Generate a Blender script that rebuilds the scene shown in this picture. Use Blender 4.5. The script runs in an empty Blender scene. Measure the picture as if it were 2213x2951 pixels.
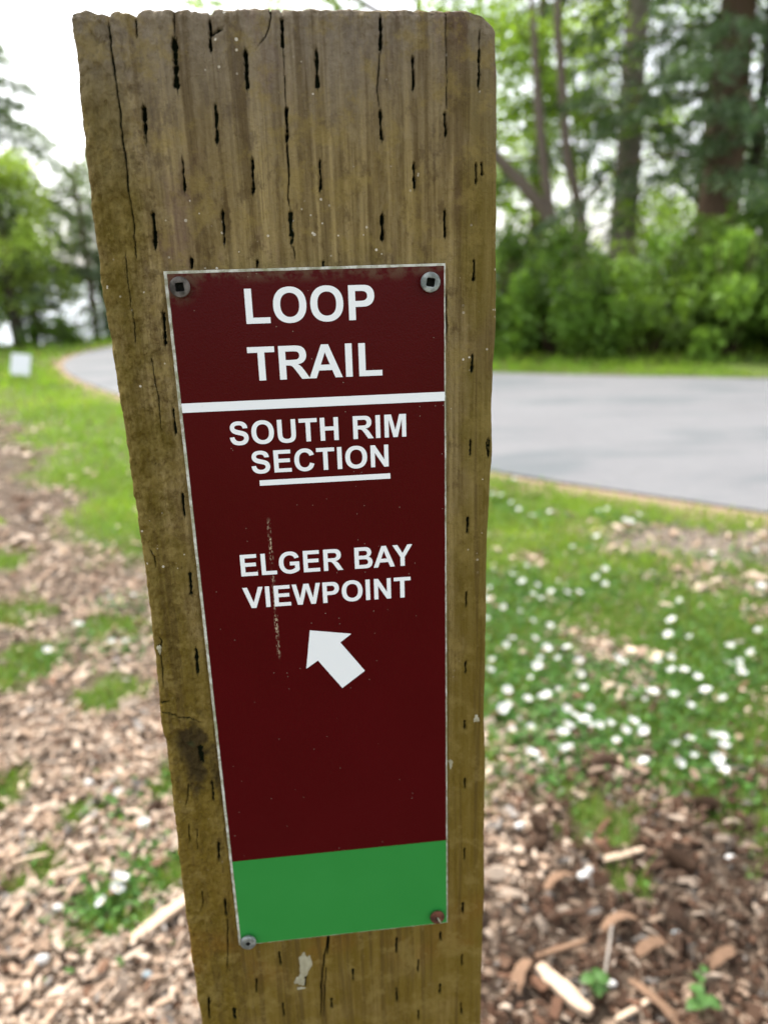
import bpy, math, random
import numpy as np
from mathutils import Vector, Matrix

random.seed(7)
RNG = np.random.default_rng(11)
scene = bpy.context.scene
COL = scene.collection

# ------------------------------------------------------------------ camera
EYE = 1.2
pitch, roll = math.radians(17.81), math.radians(-1.712)
f = Vector((0, math.cos(pitch), -math.sin(pitch)))
r0 = Vector((1, 0, 0)); u0 = r0.cross(f)
cr_, sr_ = math.cos(roll), math.sin(roll)
right = r0 * cr_ + u0 * sr_
up = u0 * cr_ - r0 * sr_
cam_data = bpy.data.cameras.new('camera')
cam = bpy.data.objects.new('camera', cam_data); COL.objects.link(cam)
m = Matrix((right, up, -f)).transposed().to_4x4()
m.translation = Vector((0, 0, EYE))
cam.matrix_world = m
cam_data.sensor_fit = 'HORIZONTAL'; cam_data.sensor_width = 36.0
cam_data.lens = 1630.0 / 1659.0 * 36.0
cam_data.clip_start = 0.02; cam_data.clip_end = 20000
cam_data.dof.use_dof = True
cam_data.dof.focus_distance = 0.300
cam_data.dof.aperture_fstop = 10.2
cam_data.dof.aperture_blades = 0
scene.camera = cam

# ------------------------------------------------------------------ sky, sun, exposure
SUN_EL, SUN_AZ = math.radians(52), math.radians(-35)      # azimuth from +Y (ahead) towards +X
world = bpy.data.worlds.new('World'); scene.world = world
world.use_nodes = True
nt = world.node_tree
for n in list(nt.nodes): nt.nodes.remove(n)
sky = nt.nodes.new('ShaderNodeTexSky'); sky.sky_type = 'NISHITA'; sky.sun_disc = False
sky.sun_elevation = SUN_EL; sky.sun_rotation = SUN_AZ
sky.dust_density = 3.0; sky.air_density = 1.0; sky.ozone_density = 1.0
hs = nt.nodes.new('ShaderNodeHueSaturation'); hs.inputs['Saturation'].default_value = 0.28
bg = nt.nodes.new('ShaderNodeBackground'); bg.inputs['Strength'].default_value = 0.15
wo = nt.nodes.new('ShaderNodeOutputWorld')
nt.links.new(sky.outputs[0], hs.inputs['Color']); nt.links.new(hs.outputs[0], bg.inputs['Color'])
nt.links.new(bg.outputs[0], wo.inputs['Surface'])
sd = bpy.data.lights.new('sun', 'SUN'); sd.energy = 1.5; sd.angle = math.radians(14); sd.color = (1.0, 0.96, 0.9)
sun = bpy.data.objects.new('sun', sd); COL.objects.link(sun)
sdir = Vector((math.sin(SUN_AZ) * math.cos(SUN_EL), math.cos(SUN_AZ) * math.cos(SUN_EL), math.sin(SUN_EL)))
sun.rotation_euler = sdir.to_track_quat('Z', 'Y').to_euler()
sun.location = sdir * 30
scene.view_settings.view_transform = 'Standard'
scene.view_settings.look = 'None'
scene.view_settings.gamma = 1.0
scene.view_settings.exposure = 1.58
try: scene.view_settings.use_curve_mapping = False
except Exception: pass
scene.cycles.use_denoising = True
scene.cycles.max_bounces = 8
scene.cycles.transparent_max_bounces = 8

# ------------------------------------------------------------------ helpers
def tag(o, label=None, cat=None, group=None, kind=None):
    if label: o['label'] = label
    if cat: o['category'] = cat
    if group: o['group'] = group
    if kind: o['kind'] = kind
    return o

def link(o, parent=None):
    COL.objects.link(o)
    if parent is not None: o.parent = parent
    return o

def empty(name, loc, rz=0.0, label=None, cat=None, group=None):
    o = bpy.data.objects.new(name, None); COL.objects.link(o)
    o.location = loc; o.rotation_euler = (0, 0, rz); o.empty_display_size = 0.05
    return tag(o, label, cat, group)

def np_mesh(name, V, faces, mat=None, attrs=None, cols=None, smooth=False):
    """faces: list of int arrays (n,k), each of one vertex count k"""
    me = bpy.data.meshes.new(name)
    V = np.asarray(V, dtype=np.float32)
    if not isinstance(faces, (list, tuple)): faces = [faces]
    faces = [np.asarray(F, dtype=np.int32) for F in faces if len(F)]
    me.vertices.add(len(V)); me.vertices.foreach_set('co', V.ravel())
    tot = sum(F.size for F in faces); nf = sum(len(F) for F in faces)
    me.loops.add(tot); me.polygons.add(nf)
    me.loops.foreach_set('vertex_index', np.concatenate([F.ravel() for F in faces]))
    ks = np.concatenate([np.full(len(F), F.shape[1], dtype=np.int32) for F in faces])
    starts = np.concatenate([[0], np.cumsum(ks)[:-1]]).astype(np.int32)
    me.polygons.foreach_set('loop_start', starts)
    try: me.polygons.foreach_set('loop_total', ks)
    except Exception: pass
    if attrs:
        for k, a in attrs.items():
            at_ = me.attributes.new(k, 'FLOAT', 'POINT'); at_.data.foreach_set('value', np.asarray(a, dtype=np.float32))
    if cols is not None:
        c4 = np.ones((len(V), 4), dtype=np.float32); c4[:, :3] = cols
        at_ = me.attributes.new('col', 'FLOAT_COLOR', 'POINT'); at_.data.foreach_set('color', c4.ravel())
    me.polygons.foreach_set('use_smooth', np.full(nf, smooth))
    me.update(calc_edges=True)
    me.validate()
    if mat: me.materials.append(mat)
    return me

def obj(name, me, parent=None, loc=None):
    o = bpy.data.objects.new(name, me)
    if loc is not None: o.location = loc
    return link(o, parent)

def copy_tree(o, parent=None):
    c = o.copy(); COL.objects.link(c); c.parent = parent
    for ch in o.children: copy_tree(ch, c)
    return c

def _h(ix, iy, seed):
    n = (ix.astype(np.int64) * 374761393 + iy.astype(np.int64) * 668265263 + seed * 144269) & 0xffffffff
    n = ((n ^ (n >> 13)) * 1274126177) & 0xffffffff
    n = (n ^ (n >> 16)) & 0xffffffff
    return n / 4294967295.0

def vnoise(x, y, seed=0):
    x = np.asarray(x, dtype=np.float64); y = np.asarray(y, dtype=np.float64)
    x, y = np.broadcast_arrays(x, y)
    ix = np.floor(x); iy = np.floor(y); fx = x - ix; fy = y - iy
    fx = fx * fx * (3 - 2 * fx); fy = fy * fy * (3 - 2 * fy)
    ix = ix.astype(np.int64); iy = iy.astype(np.int64)
    a = _h(ix, iy, seed); b = _h(ix + 1, iy, seed); c = _h(ix, iy + 1, seed); d = _h(ix + 1, iy + 1, seed)
    return (a * (1 - fx) + b * fx) * (1 - fy) + (c * (1 - fx) + d * fx) * fy - 0.5

def fbm(x, y, seed=0, octv=4):
    s = 0; a = 1.0; k = 1.0
    for i in range(octv):
        s = s + a * vnoise(np.asarray(x) * k, np.asarray(y) * k, seed + i * 17); a *= 0.5; k *= 2.03
    return s

def sstep(a, b, x):
    t = np.clip((np.asarray(x, dtype=float) - a) / (b - a), 0, 1)
    return t * t * (3 - 2 * t)

class NT:
    """small node-graph helper"""
    def __init__(self, name):
        self.m = bpy.data.materials.new(name); self.m.use_nodes = True
        self.t = self.m.node_tree; self.bsdf = self.t.nodes['Principled BSDF']
        self.out = self.t.nodes['Material Output']
    def n(self, typ, ins=None, **kw):
        nd = self.t.nodes.new(typ)
        for k, v in kw.items(): setattr(nd, k, v)
        for k, v in (ins or {}).items(): self.set(nd.inputs[k], v)
        return nd
    def set(self, sock, v):
        if isinstance(v, bpy.types.NodeSocket): self.t.links.new(v, sock)
        elif isinstance(v, tuple) and len(v) == 3 and sock.type == 'RGBA': sock.default_value = (*v, 1)
        else: sock.default_value = v
    def noise(self, vec, scale, detail=4, rough=0.55, dist=0.0):
        return self.n('ShaderNodeTexNoise', {'Vector': vec, 'Scale': scale, 'Detail': detail, 'Roughness': rough, 'Distortion': dist}).outputs['Fac']
    def math(self, op, a, b=0.0, c=0.0, clamp=False):
        nd = self.n('ShaderNodeMath', operation=op, use_clamp=clamp)
        self.set(nd.inputs[0], a); self.set(nd.inputs[1], b); self.set(nd.inputs[2], c)
        return nd.outputs[0]
    def remap(self, v, a, b, c=0.0, d=1.0):
        return self.n('ShaderNodeMapRange', {'Value': v, 'From Min': a, 'From Max': b, 'To Min': c, 'To Max': d}, interpolation_type='SMOOTHSTEP').outputs[0]
    def mix(self, fac, a, b, mode='MIX'):
        nd = self.n('ShaderNodeMix', data_type='RGBA', blend_type=mode)
        self.set(nd.inputs[0], fac); self.set(nd.inputs[6], a); self.set(nd.inputs[7], b)
        return nd.outputs[2]
    def coords(self, scale=None):
        tc = self.n('ShaderNodeTexCoord').outputs['Object']
        if scale is None: return tc
        return self.n('ShaderNodeMapping', {'Vector': tc, 'Scale': scale}).outputs[0]
    def xyz(self, v):
        s = self.n('ShaderNodeSeparateXYZ', {'Vector': v}); return s.outputs
    def attr(self, name, out='Fac'):
        return self.n('ShaderNodeAttribute', attribute_name=name).outputs[out]
    def bump(self, h, strength=0.5, dist=0.001):
        b = self.n('ShaderNodeBump', {'Height': h, 'Strength': strength, 'Distance': dist})
        self.set(self.bsdf.inputs['Normal'], b.outputs[0]); return b
    def fin(self, color=None, rough=None, metal=None, spec=None):
        if color is not None: self.set(self.bsdf.inputs['Base Color'], color)
        if rough is not None: self.set(self.bsdf.inputs['Roughness'], rough)
        if metal is not None: self.set(self.bsdf.inputs['Metallic'], metal)
        if spec is not None: self.set(self.bsdf.inputs['Specular IOR Level'], spec)
        return self.m

def leaf_material(name, trans=0.4, rough=0.55):
    a = NT(name)
    col = a.attr('col', 'Color')
    a.fin(col, rough, spec=0.3)
    tr = a.n('ShaderNodeBsdfTranslucent', {'Color': a.mix(1.0, col, (1.0, 1.0, 0.55), 'MULTIPLY')})
    mx = a.n('ShaderNodeMixShader', {0: trans, 1: a.bsdf.outputs[0], 2: tr.outputs[0]})
    a.t.links.new(mx.outputs[0], a.out.inputs['Surface'])
    return a.m

def attr_material(name, rough=0.8, spec=0.3, bump_scale=200.0, bump_s=0.4, var=0.25):
    a = NT(name)
    c = a.coords()
    nz = a.noise(c, bump_scale, 3)
    col = a.mix(a.math('MULTIPLY', nz, var), a.attr('col', 'Color'), (0.05, 0.035, 0.02))
    a.bump(nz, bump_s, 0.002)
    return a.fin(col, rough, spec=spec)

def dirt_material():
    pass

# measured on the face of the post, in mm across and above ground; flowers in metres
INC = [(-66.9, 1277.7, -67.8, 1262.2, 1.9), (-54.4, 1283.9, -55.1, 1274.0, 1.2), (-43.2, 1274.0, -43.5, 1262.1, 1.3), (-29.9, 1283.6, -30.2, 1274.2, 1.3), (-18.6, 1273.5, -18.9, 1262.1, 1.6), (4.1, 1284.2, 4.1, 1274.1, 1.2), (-79.8, 1256.8, -80.4, 1245.2, 1.4), (-55.0, 1257.0, -55.6, 1245.1, 1.3), (-30.3, 1255.9, -30.7, 1245.0, 1.3), (3.4, 1254.6, 3.5, 1245.2, 1.2), (26.8, 1253.6, 27.2, 1246.1, 1.0), (-68.4, 1239.8, -68.6, 1229.2, 1.0), (-43.6, 1239.4, -44.2, 1228.0, 1.2), (-19.2, 1238.3, -19.6, 1228.6, 1.1), (15.5, 1271.5, 15.4, 1261.4, 1.2), (39.4, 1274.1, 39.3, 1262.4, 0.8), (15.1, 1237.0, 15.2, 1228.4, 1.1), (38.6, 1236.4, 38.6, 1229.6, 0.7), (26.7, 1220.7, 26.7, 1211.0, 1.1), (38.0, 1202.4, 37.9, 1195.1, 1.0), (-80.8, 1222.0, -81.3, 1209.9, 1.3), (-55.8, 1222.0, -56.2, 1210.6, 1.3), (-31.1, 1221.5, -31.4, 1210.3, 1.5), (2.9, 1220.0, 2.8, 1210.7, 1.2), (-68.7, 1206.1, -68.9, 1202.4, 1.1), (-44.6, 1204.6, -44.8, 1202.0, 1.0), (-19.9, 1203.5, -20.0, 1201.3, 1.0), (-81.1, 1186.9, -81.8, 1175.0, 1.1), (-81.7, 1150.1, -81.7, 1140.4, 1.2), (-81.9, 1115.6, -82.0, 1106.0, 1.1), (-82.5, 1080.8, -82.9, 1070.9, 1.4), (-83.5, 1045.1, -84.2, 1032.9, 2.0), (-83.5, 975.9, -83.6, 966.5, 1.2), (-83.8, 941.6, -84.3, 931.6, 1.2), (-83.9, 907.6, -84.2, 897.3, 1.3), (-59.9, 871.0, -59.8, 862.7, 1.3), (-34.2, 880.8, -35.6, 867.1, 1.2), (0.2, 871.6, -0.1, 862.2, 1.1), (23.0, 872.6, 23.2, 867.1, 1.2), (11.2, 855.5, 11.1, 847.6, 1.2), (-72.7, 854.8, -73.4, 846.5, 1.2), (-47.7, 853.8, -48.3, 846.7, 1.2), (-23.1, 854.4, -23.4, 847.2, 1.2), (34.4, 855.5, 34.4, 848.6, 1.2), (34.7, 890.0, 35.0, 883.4, 1.4), (35.5, 924.0, 35.6, 917.5, 1.0), (-35.2, 836.0, -35.3, 828.9, 1.3), (-60.4, 836.5, -60.5, 827.8, 1.3), (-0.6, 838.0, -0.8, 829.3, 1.1), (22.8, 837.2, 22.5, 830.8, 1.6), (34.0, 821.4, 34.3, 814.0, 1.1), (10.7, 820.5, 10.6, 813.6, 1.2), (-85.7, 837.1, -85.5, 829.3, 1.4), (-97.8, 846.0, -98.6, 832.5, 1.3), (37.7, 1166.5, 37.6, 1159.8, 1.1), (37.1, 1131.5, 37.1, 1125.6, 1.0), (36.3, 1097.8, 36.1, 1091.0, 1.0), (35.7, 1063.2, 35.7, 1056.6, 1.2), (35.5, 1028.8, 35.5, 1023.1, 1.0), (35.2, 997.6, 35.2, 993.4, 1.2), (35.6, 965.6, 35.4, 960.4, 1.0), (26.8, 1189.5, 27.1, 1175.5, 0.9), (45.2, 1131.1, 44.9, 1124.2, 0.8), (-86.9, 996.4, -87.0, 986.6, 3.0), (40.8, 1236.6, 41.0, 1232.7, 1.0)]
CRK = [([(-88.5, 1283.6), (-88.4, 1267.4), (-88.1, 1248.9), (-88.4, 1232.6), (-88.0, 1218.8), (-89.0, 1204.5)], 0.8, 0.25), ([(-30.2, 1274.2), (-30.2, 1264.3), (-30.3, 1255.9)], 0.3, 0.3), ([(-30.7, 1245.0), (-30.9, 1232.4), (-31.7, 1226.2), (-31.1, 1221.5)], 0.6, 0.5), ([(-31.4, 1210.3), (-30.7, 1207.0), (-30.2, 1202.6)], 0.35, 0.3), ([(3.8, 1274.1), (2.5, 1261.9), (3.1, 1254.6)], 0.4, 0.3), ([(27.4, 1284.0), (27.4, 1253.6)], 0.3, 0.2), ([(39.3, 1281.5), (39.0, 1274.1)], 0.5, 0.5), ([(39.3, 1262.4), (39.5, 1258.7)], 0.4, 0.2), ([(-92.6, 1209.8), (-92.5, 1196.5), (-92.6, 1183.3), (-92.9, 1172.7)], 0.35, 0.2), ([(-87.6, 1171.3), (-87.0, 1157.0), (-87.1, 1138.5)], 0.4, 0.25), ([(-102.7, 1015.0), (-98.2, 1013.9), (-92.4, 1011.4), (-83.6, 1008.4)], 1.0, 0.4), ([(-101.5, 1019.3), (-96.5, 1019.6)], 1.2, 0.3), ([(-83.7, 895.8), (-85.1, 877.4), (-87.2, 859.8)], 0.5, 0.4), ([(-33.9, 880.8), (-37.4, 864.3), (-39.8, 846.0), (-41.3, 822.1)], 0.9, 0.6), ([(-36.8, 858.0), (-40.1, 821.9)], 0.4, 0.4), ([(-79.3, 1283.6), (-79.8, 1277.1)], 0.8, 0.3), ([(-66.5, 1283.8), (-66.6, 1277.7)], 0.3, 0.8), ([(-33.7, 1283.2), (-36.1, 1277.7), (-39.5, 1274.2), (-42.6, 1273.1)], 0.35, 0.3), ([(-54.2, 1279.8), (-50.3, 1280.0), (-49.2, 1281.8)], 1.1, 0.5), ([(-99.1, 1048.6), (-99.2, 1039.7), (-99.4, 1026.1)], 0.4, 0.3), ([(-94.2, 977.4), (-95.7, 967.4), (-97.7, 962.5)], 0.6, 0.4), ([(-92.7, 951.4), (-94.1, 935.6)], 0.25, 0.2), ([(-96.4, 954.5), (-96.9, 944.0), (-98.4, 942.0)], 0.6, 0.4), ([(-93.9, 914.8), (-94.5, 906.4), (-96.6, 901.0)], 0.5, 0.4), ([(26.7, 1142.5), (26.3, 1150.1)], 0.3, 0.3), ([(45.0, 1133.0), (44.1, 1130.1), (44.8, 1122.3)], 0.6, 0.3), ([(-94.0, 1129.9), (-88.9, 1127.7), (-91.8, 1126.0)], 0.6, 0.3), ([(-99.2, 1053.0), (-97.8, 1049.6), (-99.2, 1044.2), (-100.8, 1042.1)], 0.6, 0.4), ([(-98.0, 1093.0), (-96.2, 1088.8), (-96.4, 1082.6)], 0.4, 0.3)]
EL = [(-97.8, 1283.8), (-100.8, 1226.0), (-101.9, 1185.3), (-101.5, 1134.0), (-101.0, 1095.2), (-101.4, 1048.8), (-103.2, 1008.9), (-102.7, 1002.9), (-102.6, 965.6), (-103.9, 894.8), (-103.5, 833.2)]
ER = [(43.8, 1279.8), (44.6, 1266.8), (45.0, 1244.3), (45.6, 1180.1), (44.5, 1141.7), (45.1, 1127.2), (44.3, 1114.3), (43.6, 1087.5), (43.4, 1059.3), (43.3, 1012.8), (43.1, 995.6), (44.2, 975.1), (44.0, 935.0), (44.5, 891.9), (43.6, 842.7), (43.5, 809.2)]
ET = [(-97.8, 1283.5), (-92.6, 1283.7), (-88.7, 1282.5), (-87.3, 1283.6), (-79.9, 1282.8), (-78.2, 1283.7), (-69.9, 1284.0), (-62.2, 1284.1), (-55.7, 1283.5), (-54.2, 1284.1), (-37.5, 1284.3), (-15.5, 1284.2), (8.5, 1284.2), (26.3, 1284.0), (36.1, 1284.0), (40.2, 1283.1), (42.7, 1281.2)]
DAISY = [(0.75, 4.16), (0.58, 3.88), (0.62, 3.83), (0.66, 3.73), (0.68, 3.63), (0.82, 3.55), (0.72, 3.47), (1.07, 3.56), (1.11, 3.56), (1.23, 3.46), (1.14, 3.39), (1.16, 3.36), (0.94, 3.14), (0.81, 3.05), (0.44, 2.83), (0.5, 2.79), (0.52, 2.79), (0.54, 2.75), (0.52, 2.68), (0.58, 2.68), (0.67, 2.71), (0.4, 2.66), (0.55, 2.6), (0.62, 2.61), (0.68, 2.61), (0.72, 2.59), (0.57, 2.54), (0.82, 2.71), (0.87, 2.77), (0.83, 2.63), (1.04, 2.73), (0.58, 2.89), (0.42, 2.47), (0.47, 2.43), (0.37, 2.52), (0.5, 2.36), (0.55, 2.31), (0.34, 2.35), (0.41, 2.24), (0.38, 2.18), (0.48, 2.23), (0.57, 2.15), (0.5, 2.14), (0.53, 2.09), (0.32, 2.08), (0.47, 2.08), (0.45, 2.03), (0.42, 1.98), (0.58, 2.05), (0.57, 1.98), (0.3, 2.01), (0.7, 2.06), (0.72, 2.05), (0.82, 2.04), (0.86, 2.05), (0.84, 1.98), (0.88, 1.99), (0.91, 1.96), (0.99, 2.22), (0.92, 2.22), (1.06, 2.49), (1.2, 2.45), (0.97, 2.33), (1.36, 2.93), (1.21, 2.21), (1.08, 2.13), (1.03, 2.03), (1.07, 2.04), (1.06, 2.01), (1.05, 1.98), (1.39, 2.57), (0.34, 1.91), (0.39, 1.87), (0.43, 1.86), (0.45, 1.89), (0.49, 1.92), (0.56, 1.91), (0.33, 1.84), (0.31, 1.81), (0.49, 1.82), (0.5, 1.78), (0.55, 1.81), (0.32, 1.71), (0.37, 1.72), (0.47, 1.73), (0.48, 1.72), (0.45, 1.69), (0.52, 1.75), (0.53, 1.72), (0.56, 1.74), (0.58, 1.72), (0.61, 1.69), (0.64, 1.72), (0.66, 1.69), (0.58, 1.66), (0.71, 1.84), (0.74, 1.86), (0.79, 1.84), (0.9, 1.88), (0.82, 1.79), (0.93, 1.83), (0.83, 1.68), (0.85, 1.66), (0.77, 1.66), (0.83, 1.61), (0.8, 1.57), (0.79, 1.52), (0.75, 1.59), (0.7, 1.56), (0.62, 1.57), (0.35, 1.6), (0.43, 1.62), (0.45, 1.63), (0.37, 1.57), (0.72, 1.63), (1.13, 2.09), (1.55, 2.95)]
DAISYL = [(-0.93, 2.29), (-0.88, 2.29), (-1.12, 2.23), (-0.65, 1.51), (-1.09, 2.42), (-1.06, 2.67), (-0.97, 2.66), (-0.56, 1.4), (-0.56, 1.24), (-0.56, 1.22), (-0.58, 1.19)]
DAISY_LABEL = {0: 'small white daisy nearest the sandy road edge, right beside the post', 1: 'small white daisy touching the post edge just below the sandy road edge', 5: 'small white daisy standing apart in the upper lawn between the post and the far pair', 7: 'left one of the side by side pair of daisies high in the lawn', 8: 'right one of the side by side pair of daisies high in the lawn', 9: 'single daisy just right of and above the bright pair near the gravel patch', 10: 'dimmer left daisy of the bright pair above the gravel patch', 11: 'brighter right daisy of the bright pair above the gravel patch', 12: 'lone white daisy at the left tip of the gravel patch', 13: 'lone white daisy in open grass below left of the gravel patch', 30: 'lone white daisy in the green grass straight below the gravel patch', 63: 'pale bloom in the middle of the bare gravel patch', 70: 'pale daisy at the right edge of the photo just below the gravel patch', 60: 'upper left daisy of the far right group in the greener grass', 61: 'white daisy near the right edge in the grass below the gravel patch', 62: 'white daisy on a leafy tuft in the right half of the bare patch', 64: 'white daisy close to the right edge halfway down the lawn', 65: 'white daisy just above the cluster of four near the right edge', 66: 'leftmost daisy of the cluster of four near the right edge', 67: 'topmost daisy of the cluster of four near the right edge', 68: 'middle daisy of the cluster of four near the right edge', 69: 'lowest daisy of the cluster of four near the right edge', 55: 'large bright daisy in the middle of the thin grass right of centre', 58: 'cream daisy in the brown thin grass left of the far right daisies', 51: 'left daisy of the big merged pair in the middle of the thin lawn', 52: 'right daisy of the big merged pair in the middle of the thin lawn', 95: 'lower left daisy of the touching pair just above the lowest lawn tufts', 96: 'upper right daisy of the touching pair just above the lowest lawn tufts', 99: 'big single white daisy over a green tuft low in the lawn', 98: 'white daisy standing alone above right of the big single one', 100: 'white daisy on a tuft at the right, above the column of five', 101: 'top left daisy of the column of five at the lower right of the lawn', 102: 'second daisy of the column of five at the lower right of the lawn', 104: 'middle daisy of the column of five at the lower right of the lawn', 105: 'fourth daisy of the column of five at the lower right of the lawn', 106: 'lowest and largest daisy of the column of five at the lower right', 107: 'upper right daisy of the slanting pair left of the column of five', 108: 'lower left daisy of the slanting pair left of the column of five', 109: 'lone white daisy at the lower edge of the lawn above the wood chips', 94: 'bright round daisy to the right above the dark pine cone', 110: 'white daisy lowest beside the post, left of the dark pine cone', 111: 'white daisy just above left of the dark pine cone', 112: 'faint daisy touching the one above the dark pine cone', 82: 'bright round daisy low beside the post', 83: 'white daisy to the right of the low bright one beside the post', 79: 'bright daisy at the top of the curved row above the pine cone', 26: 'brightest daisy in the upper drift next to the post', 32: 'bright daisy in the upper drift closest to the post edge', 48: 'upper daisy of the stacked pair in the middle of the drift', 49: 'lower daisy of the stacked pair in the middle of the drift', 41: 'bright daisy above the stacked pair in the drift'}
LEFT_LABEL = {0: 'left one of two faint daisies in the thin grass left of the post', 1: 'right one of two faint daisies in the thin grass left of the post', 2: 'double white daisy in the chips at the far left', 3: 'large white daisy beside a green tuft left of the post', 4: 'faint white daisy left of the green patch high on the chip trail', 5: 'left daisy of the high row of three beside the left edge of the post', 6: 'right daisy of the high row of three beside the left edge of the post', 7: 'white daisy on bare chips just below the black cone', 8: 'topmost daisy of three in the lower left green clump', 9: 'middle daisy of three in the lower left green clump', 10: 'lowest daisy of three in the lower left green clump'}

# ------------------------------------------------------------------ ground shape and cover
NEAR = [(9, -1.5), (4, 2.0), (1.89, 3.52), (0.67, 4.47), (-1.2, 6.25), (-2.95, 8.31), (-4.11, 10.12), (-4.75, 11.6), (-4.95, 13.2), (-4.5, 15.0), (-3.2, 17.2)]
FAR = [(12, 5.0), (6.5, 6.9), (4.02, 7.83), (1.4, 8.88), (0.1, 9.9), (-0.7, 10.9), (-1.2, 12.0), (-1.4, 13.0), (-1.3, 14.0), (-0.8, 15.3), (0.2, 16.4)]

def smooth_poly(P, k=8):
    P = np.array(P, float); out = []
    Q = np.vstack([2 * P[0] - P[1], P, 2 * P[-1] - P[-2]])
    for i in range(1, len(Q) - 2):
        a, b, c, d = Q[i - 1], Q[i], Q[i + 1], Q[i + 2]
        for t in np.arange(k) / k:
            out.append(0.5 * (2 * b + (c - a) * t + (2 * a - 5 * b + 4 * c - d) * t * t + (3 * b - a - 3 * c + d) * t ** 3))
    out.append(P[-1])
    return np.array(out)

NE, FE = smooth_poly(NEAR), smooth_poly(FAR)

def poly_dist(x, y, P):
    x = np.asarray(x, float); y = np.asarray(y, float)
    best = np.full(np.broadcast(x, y).shape, 1e9)
    for a, b in zip(P[:-1], P[1:]):
        d = b - a; L = d @ d
        t = np.clip(((x - a[0]) * d[0] + (y - a[1]) * d[1]) / L, 0, 1)
        best = np.minimum(best, np.hypot(x - a[0] - t * d[0], y - a[1] - t * d[1]))
    return best

ROADPOLY = np.vstack([NE, FE[::-1]])
def in_road(x, y):
    x = np.asarray(x, float); y = np.asarray(y, float)
    ins = np.zeros(np.broadcast(x, y).shape, bool)
    P = ROADPOLY; j = len(P) - 1
    for i in range(len(P)):
        xi, yi = P[i]; xj, yj = P[j]
        if yi != yj:
            ins ^= ((yi > y) != (yj > y)) & (x < (xj - xi) * (y - yi) / (yj - yi) + xi)
        j = i
    return ins

TRAIL_X = [-8, -4.4, -3.1, -2.2, -1.7, -1.1, -0.5, -0.2, 0.2, 0.7, 1.0, 1.4, 3.0]
TRAIL_Y = [14, 8.6, 6.4, 4.8, 3.9, 3.1, 2.45, 2.05, 1.66, 1.62, 1.5, 1.35, 0.9]

def grass_cover(x, y):
    x = np.asarray(x, float); y = np.asarray(y, float)
    d = y - np.interp(x, TRAIL_X, TRAIL_Y)
    wid = 0.12 + 0.05 * y
    g = sstep(-wid, wid * 1.4, d + fbm(x * 2.2, y * 2.2, 5, 3) * (0.35 + 0.06 * y))
    near = 1 - sstep(2.6, 3.9, y)
    patch = fbm(x * 3.1 + 4, y * 2.3, 23, 4)
    g = g * (1 - near * sstep(0.02, 0.28, patch) * 0.95)
    grav = ((x - 1.62) / 0.62) ** 2 + ((y - 3.12 + 0.18 * (x - 1.5)) / 0.24) ** 2 + fbm(x * 5, y * 5, 9, 3) * 0.8
    g = g * (.12 + .88 * sstep(0.5, 1.5, grav + fbm(x * 14, y * 14, 12, 2) * .9))
    # tufts growing through the chips
    tufts = [(0.86, 1.38, .17), (0.95, 1.25, .15), (0.47, 1.41, .09), (0.47, 1.24, .06), (0.4, 1.54, .06), (-0.56, 1.19, .085), (-0.5, 1.27, .07),
             (-0.45, 1.3, .06), (-0.74, 1.47, .06), (-0.77, 1.25, .04), (-0.95, 1.58, .09), (-0.75, 1.33, .05), (-0.53, 1.6, .07), (-0.44, 1.8, .09), (-0.85, 2.0, .12), (-0.62, 2.2, .12), (-1.2, 2.2, .15),
             (-1.4, 2.6, .16), (-0.7, 2.5, .16), (-1.0, 2.45, .12), (0.75, 1.55, .12), (-1.75, 3.1, .2), (-2.2, 3.6, .25)]
    for tx, ty, tr in tufts:
        q = ((x - tx) ** 2 + (y - ty) ** 2) / tr ** 2 + fbm(x * 18, y * 18, 31, 2) * 1.3
        g = np.maximum(g, 1 - sstep(0.35, 1.1, q))
    g = g * sstep(0.03, 0.16, poly_dist(x, y, NE) + fbm(x * 6, y * 6, 77, 2) * 0.08)
    beyond = sstep(0.05, 0.2, poly_dist(x, y, FE))
    g = np.where(in_road(x, y), 0, g * beyond)
    return np.clip(g, 0, 1)

def cliff(x, y):
    """falls away to the water beyond the headland"""
    edge = 19.0 + 0.55 * np.clip(x, -30, 60) + 2.0 * vnoise(x * .08, y * 0, 3)
    edge = np.where(x > 2, edge + (x - 2) * 1.5, edge)
    left = np.clip((-14 - x), 0, 60)
    d = np.maximum(y - edge, left * 1.0)
    return -30 * sstep(0, 26, d) - 0.12 * np.clip(d, 0, 5)

def height(x, y):
    rd = np.minimum(poly_dist(x, y, NE), poly_dist(x, y, FE))
    k = np.where(in_road(x, y), 0, sstep(0.0, 0.6, rd))
    n = fbm(x * 1.7, y * 1.7, 2, 3) * 0.022 + fbm(x * 9, y * 9, 8, 3) * 0.010
    far = sstep(10, 30, np.hypot(x, y))
    return n * k + cliff(x, y) + far * k * fbm(x * .12, y * .12, 41, 2) * 0.25

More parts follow.
